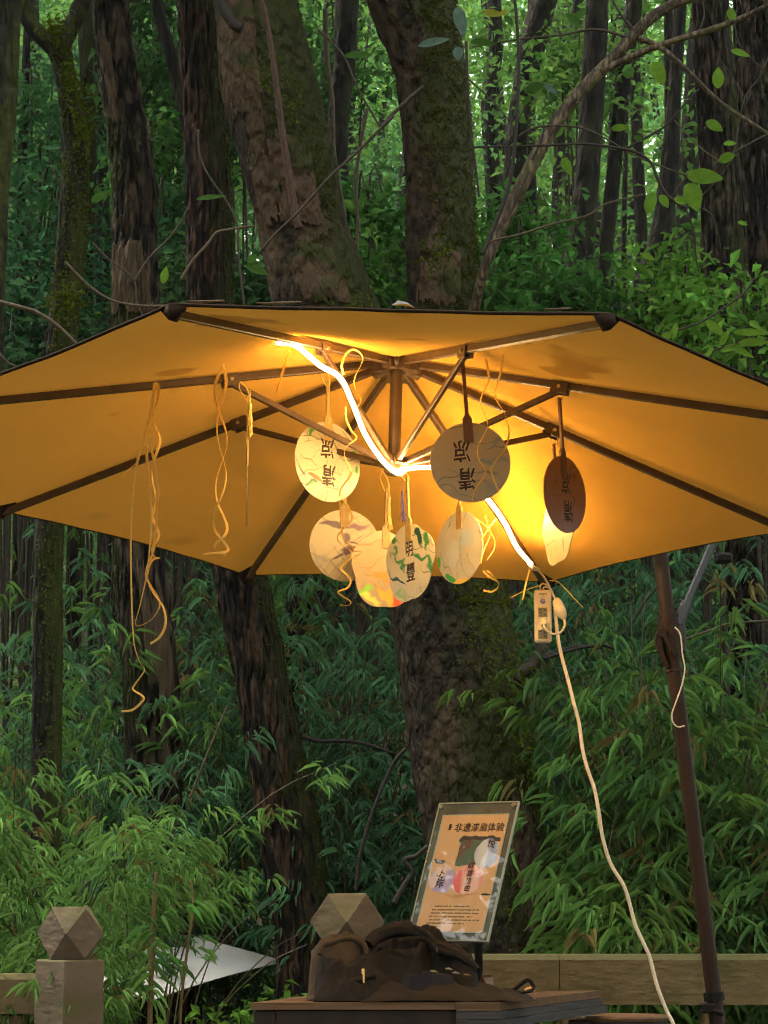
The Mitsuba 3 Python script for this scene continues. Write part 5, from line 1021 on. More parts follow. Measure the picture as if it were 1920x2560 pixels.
E0, E1 = TA + (TB - TA) * 0.82, TD + (TCn - TD) * 0.80
nb = 4                                                         # boards of the table top run left to right
for i in range(nb):
    a, b = i / nb + 0.004, (i + 1) / nb - 0.004
    add(nm(KEY + '__plank'), prism([TA + (TD - TA) * a, E0 + (E1 - E0) * a, E0 + (E1 - E0) * b, TA + (TD - TA) * b], ZT - 0.022, ZT - 0.0007 * (i % 2)), 'table_wood')
for i in range(3):
    z1 = ZT - 0.026 * i
    o = np.array([0.012 * (i == 2) + 0.004 * i, 0, 0])
    add(nm(KEY + '__end_board'), prism([E0 + (TB - E0) * 0.02 - [0, 0.004, 0], TB + o - [0, 0.004, 0], TCn + o, E1 + (TCn - E1) * 0.02], z1 - 0.0245, z1 + (0.0015 if i == 0 else 0)), 'table_wood' if i == 0 else 'grey_wood')
ZL = ZT - 0.022
yA = TA[1]
def px_x(px, d): return W(px, 2540, d)[0]
add(KEY + '__apron', block((px_x(1130, yA) - px_x(690, yA), 0.022, 0.05), ((px_x(690, yA) + px_x(1130, yA)) / 2, yA + 0.03, ZL - 0.0255)), 'dark_wood')
for a, b in [(632, 690), (934, 985), (1090, 1160)]:
    add(nm(KEY + '__leg'), block((px_x(b, yA) - px_x(a, yA), 0.06, ZL - 0.006), ((px_x(a, yA) + px_x(b, yA)) / 2, yA + 0.05, ZL / 2)), 'dark_wood')
add(KEY + '__leg_010', block((0.07, 0.07, ZL - 0.08), (TCn[0] - 0.09, TCn[1] - 0.08, (ZL - 0.08) / 2 + 0.004)), 'dark_wood')
add(KEY + '__leg_011', block((0.07, 0.07, ZL - 0.005), (TD[0] + 0.06, TD[1] - 0.06, ZL / 2)), 'dark_wood')
add(KEY + '__cabinet_panel', block((px_x(934, yA) - px_x(692, yA), 0.02, 0.6), ((px_x(692, yA) + px_x(934, yA)) / 2, yA + 0.28, 0.42)), 'black_plastic')
add(KEY + '__cabinet_panel_001', block((px_x(1400, yA) - px_x(1165, yA), 0.02, 0.55), ((px_x(1165, yA) + px_x(1400, yA)) / 2, yA + 0.32, 0.40)), 'black_plastic')
add(KEY + '__drawer_knob', tube([[px_x(1035, yA), yA + 0.02, ZL - 0.062], [px_x(1035, yA), yA - 0.004, ZL - 0.062]], 0.009, 12), 'black_plastic', 30)
# bag / jacket
def cloth_fn(a, b):
    return mikit.proc(lambda p, n, uv: mix(a, b, fbm(p.x * 12, p.y * 12, p.z * 12, 3)) * (0.85 + 0.3 * noise(p.x * 500, p.y * 500, p.z * 500)))
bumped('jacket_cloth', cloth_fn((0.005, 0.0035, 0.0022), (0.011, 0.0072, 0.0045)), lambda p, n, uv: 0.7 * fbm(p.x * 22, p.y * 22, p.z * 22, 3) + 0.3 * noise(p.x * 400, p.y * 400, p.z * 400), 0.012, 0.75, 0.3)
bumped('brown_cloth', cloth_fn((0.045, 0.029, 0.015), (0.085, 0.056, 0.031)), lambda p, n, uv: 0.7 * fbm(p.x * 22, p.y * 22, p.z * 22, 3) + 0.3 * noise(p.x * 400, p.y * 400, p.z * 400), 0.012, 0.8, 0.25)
bumped('flap_cloth', cloth_fn((0.016, 0.010, 0.0055), (0.03, 0.019, 0.011)), lambda p, n, uv: 0.7 * fbm(p.x * 22, p.y * 22, p.z * 22, 3) + 0.3 * noise(p.x * 400, p.y * 400, p.z * 400), 0.012, 0.8, 0.25)
principled('navy_cloth', (0.004, 0.005, 0.011), 0.8)
principled('gold_metal', (0.75, 0.5, 0.2), 0.3, 0.5, 1.0)
principled('orange_peel', mikit.proc(lambda p, n, uv: mix((0.55, 0.2, 0.04), (0.75, 0.42, 0.14), fbm(p.x * 80, p.y * 80, p.z * 80, 2))), 0.5)
KEY = 'crumpled_jacket'; tag(KEY, 'crumpled dark brown jacket heaped on the table top before the stone post', 'jacket')
def mound(prof, d0, d1, seed, fold=0.02, nu=110, nv=60, power=2.6, base_py=2495, sharp=0.5, drop=0.0):
    prof = np.array(prof, float)
    x = np.linspace(prof[0, 0], prof[-1, 0], nu); top = np.interp(x, prof[:, 0], prof[:, 1])
    u, v = np.meshgrid(np.linspace(0, 1, nu), np.linspace(0, 1, nv), indexing='ij')
    dm = (d0 + d1) / 2
    hx = np.array([max(0.004, W(a, b, dm)[2] - ZT) for a, b in zip(x, top)])
    xx = np.array([W(a, base_py, dm)[0] for a in x])
    pr = (1 - np.abs(2 * v - 1) ** power) ** sharp
    e = np.minimum(1, np.minimum(u, 1 - u) * 12) ** 0.5
    X = xx[:, None] + 0 * v; Y = d0 + (d1 - d0) * v
    nse = meshkit.fbm(np.stack([X * 9 + Y * 6, Y * 7 - X * 4, X * 0 + seed], -1), 3, seed)
    ridg = np.abs(2 * nse - 1)
    Z = ZT + 0.003 + (hx[:, None] * pr * (1 - 0.55 * ridg * (pr > 0.05)) + fold * (0.4 - ridg)) * e
    Z = np.maximum(Z, ZT + 0.003)
    Y = Y + 0.02 * (meshkit.fbm(np.stack([X * 8, v * 3, X * 0 + 2.0], -1), 2, seed) - 0.5)
    P = np.stack([X, Y, Z], -1).reshape(-1, 3)
    i, j = np.meshgrid(np.arange(nu - 1), np.arange(nv - 1), indexing='ij')
    q = np.stack([i * nv + j, (i + 1) * nv + j, (i + 1) * nv + j + 1, i * nv + j + 1], -1).reshape(-1, 4)
    return (P, q)
def drape(ridges, x0, x1, d0, d1, seed, nu=170, nv=110, wr=0.02, edge=0.05):
    """cloth heaped over ridge lines given as photo points (x, y, d): a sharp crease along each line, falling away to the table"""
    xa, xb = W(x0, 2490, (d0 + d1) / 2)[0], W(x1, 2490, (d0 + d1) / 2)[0]
    X, Y = np.meshgrid(np.linspace(xa, xb, nu), np.linspace(d0, d1, nv), indexing='ij')
    wx = 0.05 * (meshkit.fbm(np.stack([X * 6, Y * 6, X * 0 + seed], -1), 3, seed) - 0.5); wy = 0.07 * (meshkit.fbm(np.stack([X * 6, Y * 6, X * 0 + seed + 9], -1), 3, seed) - 0.5)
    Z = np.zeros_like(X)
    for pts, slope in ridges:
        c = spline(np.array([W(*q) for q in pts]), 50)
        dx, dy = (X + wx)[..., None] - c[:, 0], (Y + wy)[..., None] - c[:, 1]
        h = ((c[:, 2] - ZT) * np.exp(-((dx * dx + dy * dy) / slope ** 2) ** 0.75)).max(-1)
        Z = (Z ** 5 + h ** 5) ** 0.2
    n1 = meshkit.fbm(np.stack([X * 16 + Y * 9, Y * 11 - X * 5, X * 0], -1), 3, seed); n2 = meshkit.fbm(np.stack([X * 34 - Y * 20, Y * 26 + X * 10, X * 0 + 3], -1), 2, seed)
    cover = np.clip(Z / 0.03, 0, 1)
    Z = Z + cover * (wr * (1 - np.abs(2 * n1 - 1) * 2.2) + wr * 0.4 * (1 - np.abs(2 * n2 - 1) * 2.0))
    ek = np.minimum(np.minimum(np.arange(nu), np.arange(nu)[::-1])[:, None] / nu, np.minimum(np.arange(nv), np.arange(nv)[::-1])[None] / nv) / edge
    Z = ZT + 0.0035 + np.maximum(0, Z) * np.clip(ek, 0, 1) ** 0.5
    P = np.stack([X + wx * 0.3, Y, Z], -1).reshape(-1, 3)
    i, j = np.meshgrid(np.arange(nu - 1), np.arange(nv - 1), indexing='ij')
    q = np.stack([i * nv + j, (i + 1) * nv + j, (i + 1) * nv + j + 1, i * nv + j + 1], -1).reshape(-1, 4)
    zq = Z.reshape(-1)[q].max(1)
    return (P, q[zq > ZT + 0.0045])
def f6(*q): return [(600 + x / 1.765, 2200 + y / 1.765, d) for x, y, d in q]
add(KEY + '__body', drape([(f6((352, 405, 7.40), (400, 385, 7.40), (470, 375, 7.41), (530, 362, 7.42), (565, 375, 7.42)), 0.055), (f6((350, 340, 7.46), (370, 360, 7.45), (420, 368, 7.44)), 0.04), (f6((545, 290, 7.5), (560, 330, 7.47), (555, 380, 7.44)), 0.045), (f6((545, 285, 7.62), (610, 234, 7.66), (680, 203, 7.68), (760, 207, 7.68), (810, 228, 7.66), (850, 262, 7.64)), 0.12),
    (f6((850, 262, 7.64), (900, 287, 7.62), (950, 300, 7.6), (985, 325, 7.58), (1040, 358, 7.56), (1062, 392, 7.54)), 0.075), (f6((560, 400, 7.40), (590, 345, 7.42), (640, 318, 7.44), (700, 330, 7.44), (755, 345, 7.42)), 0.05), (f6((755, 345, 7.42), (790, 300, 7.5), (850, 268, 7.56), (872, 300, 7.48)), 0.055),
    (f6((370, 505, 7.33), (430, 490, 7.34), (520, 468, 7.35), (610, 440, 7.37)), 0.06), (f6((900, 330, 7.5), (950, 350, 7.46), (1000, 372, 7.44), (1050, 398, 7.42)), 0.055)], 788, 1195, 7.30, 7.98, 3, wr=0.015), 'jacket_cloth', True)
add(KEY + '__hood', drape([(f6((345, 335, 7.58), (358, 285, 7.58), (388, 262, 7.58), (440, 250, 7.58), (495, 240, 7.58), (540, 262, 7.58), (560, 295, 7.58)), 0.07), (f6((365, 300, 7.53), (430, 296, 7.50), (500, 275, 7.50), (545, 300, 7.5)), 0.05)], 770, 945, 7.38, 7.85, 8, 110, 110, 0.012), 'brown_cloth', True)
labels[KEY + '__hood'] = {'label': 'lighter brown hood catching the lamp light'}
edge = [W(*q) for q in f6((545, 400, 7.30), (580, 350, 7.31), (640, 316, 7.33), (700, 328, 7.33), (752, 346, 7.32), (782, 318, 7.34), (800, 285, 7.38), (850, 268, 7.42), (870, 290, 7.40))]
add(KEY + '__collar_edge', ribbon(edge, 0.022, 80, 0.6, 0.15, 0.1), 'brown_cloth', True)
add(KEY + '__strap', ribbon([W(*q) for q in f6((700, 262, 7.5), (760, 255, 7.5), (820, 258, 7.48), (862, 290, 7.44), (872, 320, 7.4))], 0.012, 50, 0.4, 0.1), 'brown_cloth', True)
def roll(pts, r0, r1, seed, lumps=0.09, ridge=0.006):
    c = [W(*q) for q in f6(*pts)]; rr = np.linspace(r0, r1, len(c)); rr[0] *= 0.75; rr[-1] *= 0.75
    m = bark_tube([[*a, b] for a, b in zip(c, rr)], ridge, 5, seed, cell=0.005, rowh=0.006, lumps=lumps)
    return m
add(KEY + '__sleeve', roll(((560, 290, 7.52), (600, 252, 7.56), (680, 222, 7.58), (760, 226, 7.58), (815, 245, 7.55), (862, 290, 7.5)), 0.024, 0.026, 3, 0.16, 0.010), 'jacket_cloth', True)
add(KEY + '__sleeve_001', roll(((852, 285, 7.48), (905, 305, 7.46), (960, 325, 7.44), (1005, 355, 7.42), (1050, 395, 7.40)), 0.030, 0.016, 5, 0.16, 0.010), 'jacket_cloth', True)
add(KEY + '__sleeve_002', roll(((372, 480, 7.36), (450, 462, 7.36), (530, 440, 7.36), (600, 420, 7.36)), 0.020, 0.016, 9, 0.16, 0.010), 'jacket_cloth', True)
add(KEY + '__hood_fold', roll(((352, 330, 7.46), (368, 288, 7.48), (430, 268, 7.5), (495, 258, 7.5), (545, 285, 7.48), (560, 330, 7.46)), 0.009, 0.011, 11, 0.16, 0.006), 'brown_cloth', True)
add(KEY + '__lining', drape([(f6((735, 432, 7.36), (800, 415, 7.37), (860, 418, 7.37), (920, 432, 7.37)), 0.035)], 990, 1150, 7.27, 7.5, 12, 60, 40, 0.008), 'navy_cloth', True)
labels[KEY + '__lining'] = {'label': 'dark blue cloth showing in the opening'}
zc = W(908, 2432, 7.30)
add(KEY + '__zip_pull', join([block((0.010, 0.005, 0.018), zc + [0, -0.012, 0.004], 0, 0.002), block((0.006, 0.003, 0.026), zc + [0.002, -0.015, -0.018], 0.1, 0.001)]), 'gold_metal')
for i, (x, y, m) in enumerate([(1085, 2428, 'tassel_yellow'), (1122, 2422, 'fan_yellow'), (1140, 2432, 'cream_plastic'), (1168, 2437, 'orange_peel')]):
    c = W(x, y, 7.33 + 0.01 * i)
    add(nm(KEY + '__trim'), hull(c + 0.7 * np.array([[-0.020, 0, 0.003], [0.0, -0.004, 0.006], [0.020, 0, -0.004], [0.004, 0.006, -0.004], [-0.012, 0.004, -0.002]])), m if m != 'fan_yellow' else 'cream_plastic')
key = num('brown_apron_cloth'); tag(key, 'brown cloth spread flat on the table with its right corner curled up', 'cloth')
add(key + '__cloth', mound([(905, 2492), (930, 2462), (960, 2447), (1010, 2442), (1080, 2447), (1150, 2449), (1200, 2458), (1250, 2466), (1290, 2472), (1335, 2490)], 7.265, 7.62, 21, 0.010, 120, 60, 2.2, sharp=0.8), 'flap_cloth', True)
add(key + '__hem', tube([W(1255, 2482, 7.45) * [1, 1, 0] + [0, 0, ZT + 0.008], W(1290, 2470, 7.42), W(1320, 2450, 7.42), W(1334, 2472, 7.4) , W(1300, 2484, 7.36)], [0.004, 0.006, 0.007, 0.006, 0.004], 8), 'jacket_cloth', True)
# tent card
key = num('tent_card'); tag(key, 'small folded wooden tent card standing at the table edge', 'card')
c = on_z(1216, 2500, ZT); ax = unit(np.array([0.55, 0.84, 0])); sd_ = np.array([ax[1], -ax[0], 0])
for s in (-1, 1):
    ft_, tp_ = c + sd_ * s * 0.042, c + np.array([0, 0, 0.080])
    v = [p + ax * e * 0.026 + o for p in (ft_ + [0, 0, 0.001], tp_) for e in (-1, 1) for o in (np.zeros(3), -sd_ * s * 0.007)]
    add(nm(key + '__board'), hull(v), 'table_wood')
for (x, y, r, lab) in [(1258, 2487, 0.011, 'small orange peel scrap beside the tent card'), (1325, 2476, 0.016, 'larger orange peel scrap near the curled cloth corner')]:
    c = on_z(x, y + 6, ZT); key = num('orange_peel_scrap')
    m = trimesh.creation.icosphere(3, r); m.vertices *= [1.2, 1, 0.7]; m.vertices *= 1 + 0.5 * (meshkit.fbm(m.vertices * 90, 2, 3)[:, None] - 0.5); m.apply_translation(c + [0, 0, r * 0.55])
    add(key, m, 'orange_peel', True); tag(key, lab, 'fruit peel')
# round stool
key = num('round_stool'); tag(key, 'round wooden stool beyond the right end of the table', 'stool')
sc_ = W(1555, 2538, 8.25)
add(key + '__seat', lathe([[0, 0], [0.165, 0], [0.168, -0.006], [0.165, -0.016], [0, -0.016]], 48, sc_), 'table_wood', 30)
add(key + '__rim', lathe([[0.10, -0.018], [0.158, -0.018], [0.158, -0.06], [0.10, -0.06]], 48, sc_), 'grey_wood', 30)
for a in (0.6, 2.2, 3.8, 5.3):
    add(nm(key + '__leg'), bar(sc_ + [0.1 * math.cos(a), 0.1 * math.sin(a), -0.06], [sc_[0] + 0.15 * math.cos(a), sc_[1] + 0.15 * math.sin(a), 0.004], 0.03, 0.03), 'dark_wood')

# ---------------------------------------------------------------- stone railing
def stone_fn(a, b, g):
    return mikit.proc(lambda p, n, uv: mix(mix(a, b, fbm(p.x * 9, p.y * 9, p.z * 9, 4)) * (0.85 + 0.3 * noise(p.x * 160, p.y * 160, p.z * 160)), g, dr.clip(smoothstep(0.52, 0.75, fbm(p.x * 3 + 2, p.y * 3, p.z * 4, 3)) * 0.7 + 0.8 * smoothstep(0.3, 0.8, n.z + 0.6 * (fbm(p.x * 12, p.y * 12, p.z * 12, 3) - 0.5)), 0, 1)))
bumped('post_stone', stone_fn((0.10, 0.077, 0.054), (0.18, 0.142, 0.102), (0.10, 0.10, 0.045)), lambda p, n, uv: 0.6 * fbm(p.x * 60, p.y * 60, p.z * 60, 3) + 0.4 * fbm(p.x * 14, p.y * 14, p.z * 60, 2), 0.006, 0.85, 0.2)
bumped('beam_stone', stone_fn((0.10, 0.074, 0.034), (0.19, 0.145, 0.072), (0.07, 0.07, 0.025)), lambda p, n, uv: fbm(p.x * 30, p.y * 60, p.z * 60, 3), 0.006, 0.85, 0.2)
def rough(m, amp, seed, cell=0.012):
    m = m.subdivide_to_size(cell); v = np.array(m.vertices)
    n = meshkit.fbm(v * 22, 3, seed) - 0.5; g = np.array(m.vertex_normals)
    chip = np.clip(meshkit.fbm(v * 9, 2, seed + 3) - 0.62, 0, 1) * 2.0
    m.vertices = v + g * (n * amp - chip * amp * 1.5)[:, None]
    return m
def stone_post(label, cx, py_top, d, w_px, head_px, body_top, head_label):
    key = num('stone_post'); tag(key, label, 'post')
    c = W(cx, py_top, d); s = head_px / 2 / FPX * d / math.sqrt(2)
    h = (W(cx, py_top, d)[2] - W(cx, body_top, d)[2]) / 2
    V = [];
    for a in range(3):
        for p in (-1, 1):
            for q_ in (-1, 1):
                v = [0, 0, 0]; v[(a + 1) % 3], v[(a + 2) % 3] = p, q_; V.append(v)
    V = np.array(V, float) * [s, s, h]
    r = math.pi / 4; M = np.array([[math.cos(r), -math.sin(r), 0], [math.sin(r), math.cos(r), 0], [0, 0, 1]])
    big = hull(V); rounded = hull(np.vstack([V * 0.965 + dlt for dlt in np.array([[1, 0, 0], [-1, 0, 0], [0, 1, 0], [0, -1, 0], [0, 0, 1], [0, 0, -1]]) * 0.004]))
    rounded.vertices = rounded.vertices @ M.T + [c[0], d, c[2] - h]
    rounded = rough(rounded, 0.006, 11)
    add(key + '__head', rounded, 'post_stone', 25); labels[key + '__head'] = {'label': head_label}
    wb = w_px / FPX * d / math.sqrt(2); zt = c[2] - 2 * h - 0.001
    add(key + '__shaft', block((wb, wb, zt + 0.3), (c[0], d, (zt - 0.3) / 2), math.pi / 4, 0.006), 'post_stone')
    return zt
stone_post('left stone post with a faceted head in front of the yellow-green bamboo', 178, 2268, 8.9, 172, 166, 2398, 'faceted block head with triangular cut corners')
stone_post('stone post with a large faceted mossy-topped head behind the jacket', 868, 2234, 8.7, 182, 186, 2374, 'faceted head with a mossy green top corner')
def rail(label, x0, x1, py0, py1, d, ch=0.02):
    key = num('stone_rail'); tag(key, label, 'railing')
    a, b = W(x0, py0, d), W(x1, py0, d); z1, z0 = a[2], W(x0, py1, d)[2]
    n = 2 if x1 - x0 > 400 else 1
    for i in range(n):
        xa = a[0] + (b[0] - a[0]) * [0, 0.34, 1][i] if n == 2 else a[0]; xb = a[0] + (b[0] - a[0]) * [0, 0.34, 1][i + 1] if n == 2 else b[0]
        sec = np.array([[d, z0], [d, z1 - ch], [d + ch * 1.6, z1], [d + 0.17, z1], [d + 0.17, z0]])
        m = hull([[x, y, z] for x in (xa + 0.0015, xb - 0.0015) for y, z in sec])
        add(nm(key + '__beam'), m, 'beam_stone')
    for q in np.linspace(a[0] + 0.15, b[0] - 0.1, 2 if n == 1 else 4):
        add(nm(key + '__baluster'), block((0.09, 0.1, max(0.1, z0 + 0.3 - 0.002)), (q, d + 0.085, (z0 - 0.302) / 2), 0, 0.008), 'beam_stone')
rail('stone railing beam running behind the mast at the right', 985, 2200, 2387, 2512, 9.15)
rail('stone railing beam at the left of the left post', -260, 92, 2436, 2535, 9.0)

# ---------------------------------------------------------------- pale awning below at the left
bumped('awning_cloth', mikit.proc(lambda p, n, uv: mix((0.5, 0.51, 0.48), (0.72, 0.73, 0.7), fbm(p.x * 4, p.y * 4, p.z * 6, 4))), lambda p, n, uv: fbm(p.x * 8, p.y * 8, p.z * 8, 3), 0.02, 0.7, 0.3)
key = 'white_awning'; tag(key, 'pale white square awning on a pole below the slope, behind the bamboo at the left', 'awning')
pk_, cR, cF, cL, cB = W(330, 2300, 12.6), W(716, 2404, 12.6), W(385, 2500, 11.3), W(-190, 2420, 12.4), W(260, 2368, 13.9)
cs = [cR, cF, cL, cB]
for i in range(4):
    a, b = cs[i], cs[(i + 1) % 4]; n = 14
    P = []
    for r in np.linspace(0, 1, n):
        for t in np.linspace(0, 1, n):
            e = a * (1 - t) + b * t; p = pk_ * (1 - r) + e * r; p = p - np.array([0, 0, 0.05]) * 4 * t * (1 - t) * r * (1.2 - r) - (e - pk_) * 0.05 * r * 4 * t * (1 - t); P.append(p)
    P = np.array(P); ii, jj = np.meshgrid(np.arange(n - 1), np.arange(n - 1), indexing='ij')
    q = np.stack([ii * n + jj, (ii + 1) * n + jj, (ii + 1) * n + jj + 1, ii * n + jj + 1], -1).reshape(-1, 4)
    add(nm(key + '__panel'), (np.vstack([P, P + [0, 0, 0.003]]), np.vstack([q, q[:, ::-1] + len(P)])), 'awning_cloth', True)
add(key + '__pole', tube([pk_ - [0, 0, 0.01], [pk_[0], pk_[1], float(ground_z(pk_[0], pk_[1])) - 0.1]], 0.022, 12), 'grey_paint', 30)

# ---------------------------------------------------------------- bare twigs and large leaves in front of the trunks
def e1(*q): return [(x / 1.728, y / 1.728) for x, y in q]
def e2(*q): return [(960 + x / 1.728, y / 1.728) for x, y in q]
def e6(*q): return [(960 + x / 1.728, 1300 + y / 1.728) for x, y in q]
def e5(*q): return [(x / 1.728, 1300 + y / 1.728) for x, y in q]
TW = [('dark twig crossing before the left mossy stem', e1((1700, 500), (1560, 640), (1420, 770), (1290, 915), (1200, 1000), (1120, 1090)), 9.9, .008, .005, 'twig'),
      ('thin twig with small side shoots right of the left stem', e1((1375, 130), (1440, 190), (1495, 260), (1550, 390), (1640, 545)), 10.2, .006, .005, 'twig'),
      ('pale thin sapling stem along the right edge of the left stem', e1((1405, 40), (1412, 250), (1435, 450), (1440, 640), (1465, 800), (1490, 940)), 12.0, .016, .011, 'light_twig'),
      ('pale crooked sapling stem between the two thick stems', e1((1585, 470), (1555, 640), (1535, 790), (1545, 960), (1540, 1120)), 12.2, .011, .009, 'light_twig'),
      ('grey-brown branch sweeping down at the far left onto the umbrella', e1((-20, 1300), (80, 1325), (160, 1350), (240, 1400), (300, 1455), (350, 1510), (385, 1560)), 9.0, .009, .006, 'light_twig'),
      ('twig hooking over the left umbrella edge', e1((380, 1560), (330, 1520), (260, 1530), (180, 1570), (120, 1600), (40, 1570), (-20, 1510)), 9.1, .006, .005, 'twig'),
      ('thin twig curving before the rough-barked tree to the umbrella corner', e1((400, 1050), (470, 1120), (575, 1205), (590, 1300), (620, 1370)), 9.6, .005, .004, 'twig'),
      ('long thin twig running right towards the left umbrella corner', e1((280, 1130), (380, 1230), (480, 1295), (600, 1320), (760, 1322), (870, 1335), (920, 1365)), 9.4, .006, .005, 'light_twig'),
      ('twig rising from the umbrella edge across the rough-barked tree', e1((580, 1215), (640, 1120), (720, 1040), (780, 960), (820, 880)), 9.6, .005, .004, 'twig'),
      ('pale bent twig before the foot of the reddish tree', e1((780, 1210), (830, 1130), (900, 1050), (935, 1005), (1000, 990), (1095, 975)), 9.7, .007, .005, 'light_twig'),
      ('thin twig hanging before the reddish tree', e1((855, 560), (860, 660), (890, 740), (950, 830), (990, 890), (1025, 980), (1030, 1100), (1060, 1360)), 9.8, .006, .005, 'twig'),
      ('dark upright sapling right of the upright mossy stem', e2((565, -10), (580, 200), (578, 420), (565, 620), (540, 800), (480, 970), (425, 1100)), 9.7, .007, .010, 'dark_twig'),
      ('thin dark stem hugging the right edge of the upright mossy stem', e2((355, 180), (362, 400), (380, 600), (395, 720), (410, 850)), 10.2, .007, .006, 'dark_twig'),
      ('dark bare branch arching across the middle of the right half', e2((390, 636), (560, 632), (700, 628), (860, 622), (960, 632), (1080, 655), (1150, 700), (1185, 780), (1230, 850), (1300, 895)), 9.8, .005, .008, 'dark_twig'),
      ('bare twig forking down right of the arching branch', e2((1300, 895), (1340, 1000), (1345, 1100), (1360, 1170)), 9.8, .006, .003, 'dark_twig'),
      ('bare twig continuing right from the arching branch', e2((1300, 895), (1370, 900), (1420, 940), (1438, 1020)), 9.75, .005, .003, 'dark_twig'),
      ('slim brown twig arching above the arching dark branch', e2((580, 590), (640, 555), (740, 543), (860, 555), (960, 600), (1060, 660), (1160, 705), (1240, 735), (1310, 760)), 9.9, .005, .004, 'twig'),
      ('dark twig reaching up to the right ridged tree', e2((1030, 650), (1140, 590), (1220, 540), (1290, 460), (1360, 385)), 9.9, .006, .005, 'dark_twig'),
      ('pale twig slanting up from the base of the pale branch', e2((425, 1085), (470, 1040), (580, 1015), (720, 970), (880, 930), (960, 880), (1120, 840)), 9.9, .006, .004, 'light_twig'),
      ('dark twig before the right ridged trees', e2((1700, 560), (1600, 610), (1530, 650), (1440, 700), (1420, 725)), 9.5, .006, .005, 'twig'),
      ('long thin twig low before the right ridged tree', e2((1600, 1200), (1560, 1260), (1470, 1330), (1370, 1390), (1270, 1425), (1200, 1440)), 9.4, .005, .004, 'twig'),
      ('short brown twig on the bark of the upright mossy stem', e2((-10, 545), (40, 490), (110, 425), (170, 375)), 10.1, .008, .010, 'twig'),
      ('thin twig drooping from the pale branch', e2((350, 330), (430, 400), (500, 470), (560, 550)), 9.9, .004, .004, 'twig'),
      ('short twig rising off the pale branch', e2((690, 525), (685, 590), (640, 690)), 10.1, .004, .005, 'dark_twig'),
      ('hanging pale looped twig before the right ridged tree', e2((1255, 520), (1300, 570), (1370, 640), (1440, 690)), 9.8, .003, .003, 'light_twig'),
      ('bare dark branch through the bamboo right of the power strip', e6((690, 600), (780, 570), (870, 548), (960, 545), (1000, 560)), 10.6, .010, .006, 'dark_twig'),
      ('thin grey branch across the right edge above the bamboo', e6((1290, 520), (1400, 480), (1490, 448), (1580, 440), (1700, 432)), 10.4, .006, .005, 'light_twig'),
      ('dark branch stretching under the reddish tree towards the big trunk', e5((1300, 935), (1380, 955), (1500, 955), (1600, 975), (1700, 1010)), 12.0, .012, .010, 'dark_twig'),
      ('dark curved stem bending up left of the poster', [(890, 2225), (900, 2140), (925, 2050), (955, 1970), (985, 1905), (1015, 1870)], 10.8, .011, .008, 'dark_twig'),
      ('dark crooked branch just left of the poster', [(985, 2260), (1010, 2215), (1030, 2180), (1012, 2150), (1040, 2140), (1070, 2115)], 10.3, .016, .010, 'dark_twig'),
      ('pale vine looping down beside the reddish tree', e5((1310, 660), (1298, 740), (1310, 830), (1335, 920)), 12.2, .006, .005, 'light_twig'),
      ('thin slanting stick in the dark bamboo at the left centre', [(475, 1995), (510, 1905), (545, 1820), (568, 1765)], 11.0, .006, .005, 'light_twig'),
      ('dark twig ending left of the upper bamboo', e6((1030, 500), (1080, 430), (1130, 350), (1180, 290)), 11.0, .008, .006, 'dark_twig')]
for (lab, pts, d, r0, r1, mat) in TW:
    key = num('bare_twig'); add(key, px_tube(pts, d, r0, r1, 7), mat, True); tag(key, lab, 'twig')

def big_leaf(key, px, py, w, h, ang, d, col, rng):
    """one large serrated leaf: photo centre, length, width, direction (radians, photo up = +)"""
    k = d / FPX; n = 17
    s = np.linspace(0, 1, n); wd = np.sin(np.pi * s ** 0.8) ** 0.75 * h * k / 2 * (1 + 0.07 * (np.arange(n) % 2))
    wd[0] = wd[-1] = 0.0008
    x = (s - 0.5) * w * k; drp = -0.12 * w * k * (s - 0.3) ** 2
    fold = 0.25 + 0.3 * rng.random(); yaw = rng.normal() * 0.4
    ca, sa = math.cos(ang), math.sin(ang)
    V = []
    for i in range(n):
        for e in (-1, 0, 1):
            a, b, c = x[i], e * wd[i], drp[i] + abs(e) * fold * wd[i]
            V.append([a * ca - b * sa, -(c) + yaw * b, a * sa + b * ca])
    V = np.array(V) + W(px, py, d); F = []
    for i in range(n - 1):
        for e in (0, 1):
            q = [3 * i + e, 3 * i + 3 + e, 3 * i + 4 + e, 3 * i + 1 + e]; F += [q]
    return V, np.array(F)
rng = np.random.default_rng(5)
for name, col in (('leaf_bright', (0.12, 0.24, 0.03)), ('leaf_mid', (0.05, 0.12, 0.025)), ('leaf_grey', (0.10, 0.16, 0.13)), ('leaf_yellow', (0.24, 0.26, 0.04))):
    scene[name] = {'type': 'principledthin', 'base_color': mikit.proc(lambda p, n, uv, col=col: mi.Color3f(col) * (0.75 + 0.5 * fbm(p.x * 60, p.y * 60, p.z * 60, 2))), 'roughness': 0.35, 'diff_trans': 0.8, 'eta': 1.45}
key = 'leafy_branch'; tag(key, 'slender branch with large serrated leaves hanging at the upper right', 'branch')
add(key + '__stem', join([px_tube(e2((1720, 60), (1640, 300), (1560, 420), (1530, 560), (1500, 690), (1420, 800), (1350, 860), (1290, 880)), 9.3, .004, .002), px_tube(e2((1640, 300), (1540, 200), (1510, 80)), 9.3, .003, .002), px_tube(e2((1420, 800), (1320, 760), (1250, 840)), 9.3, .003, .002), px_tube(e2((1560, 420), (1450, 260), (1440, 330)), 9.3, .003, .002)]), 'twig', True)
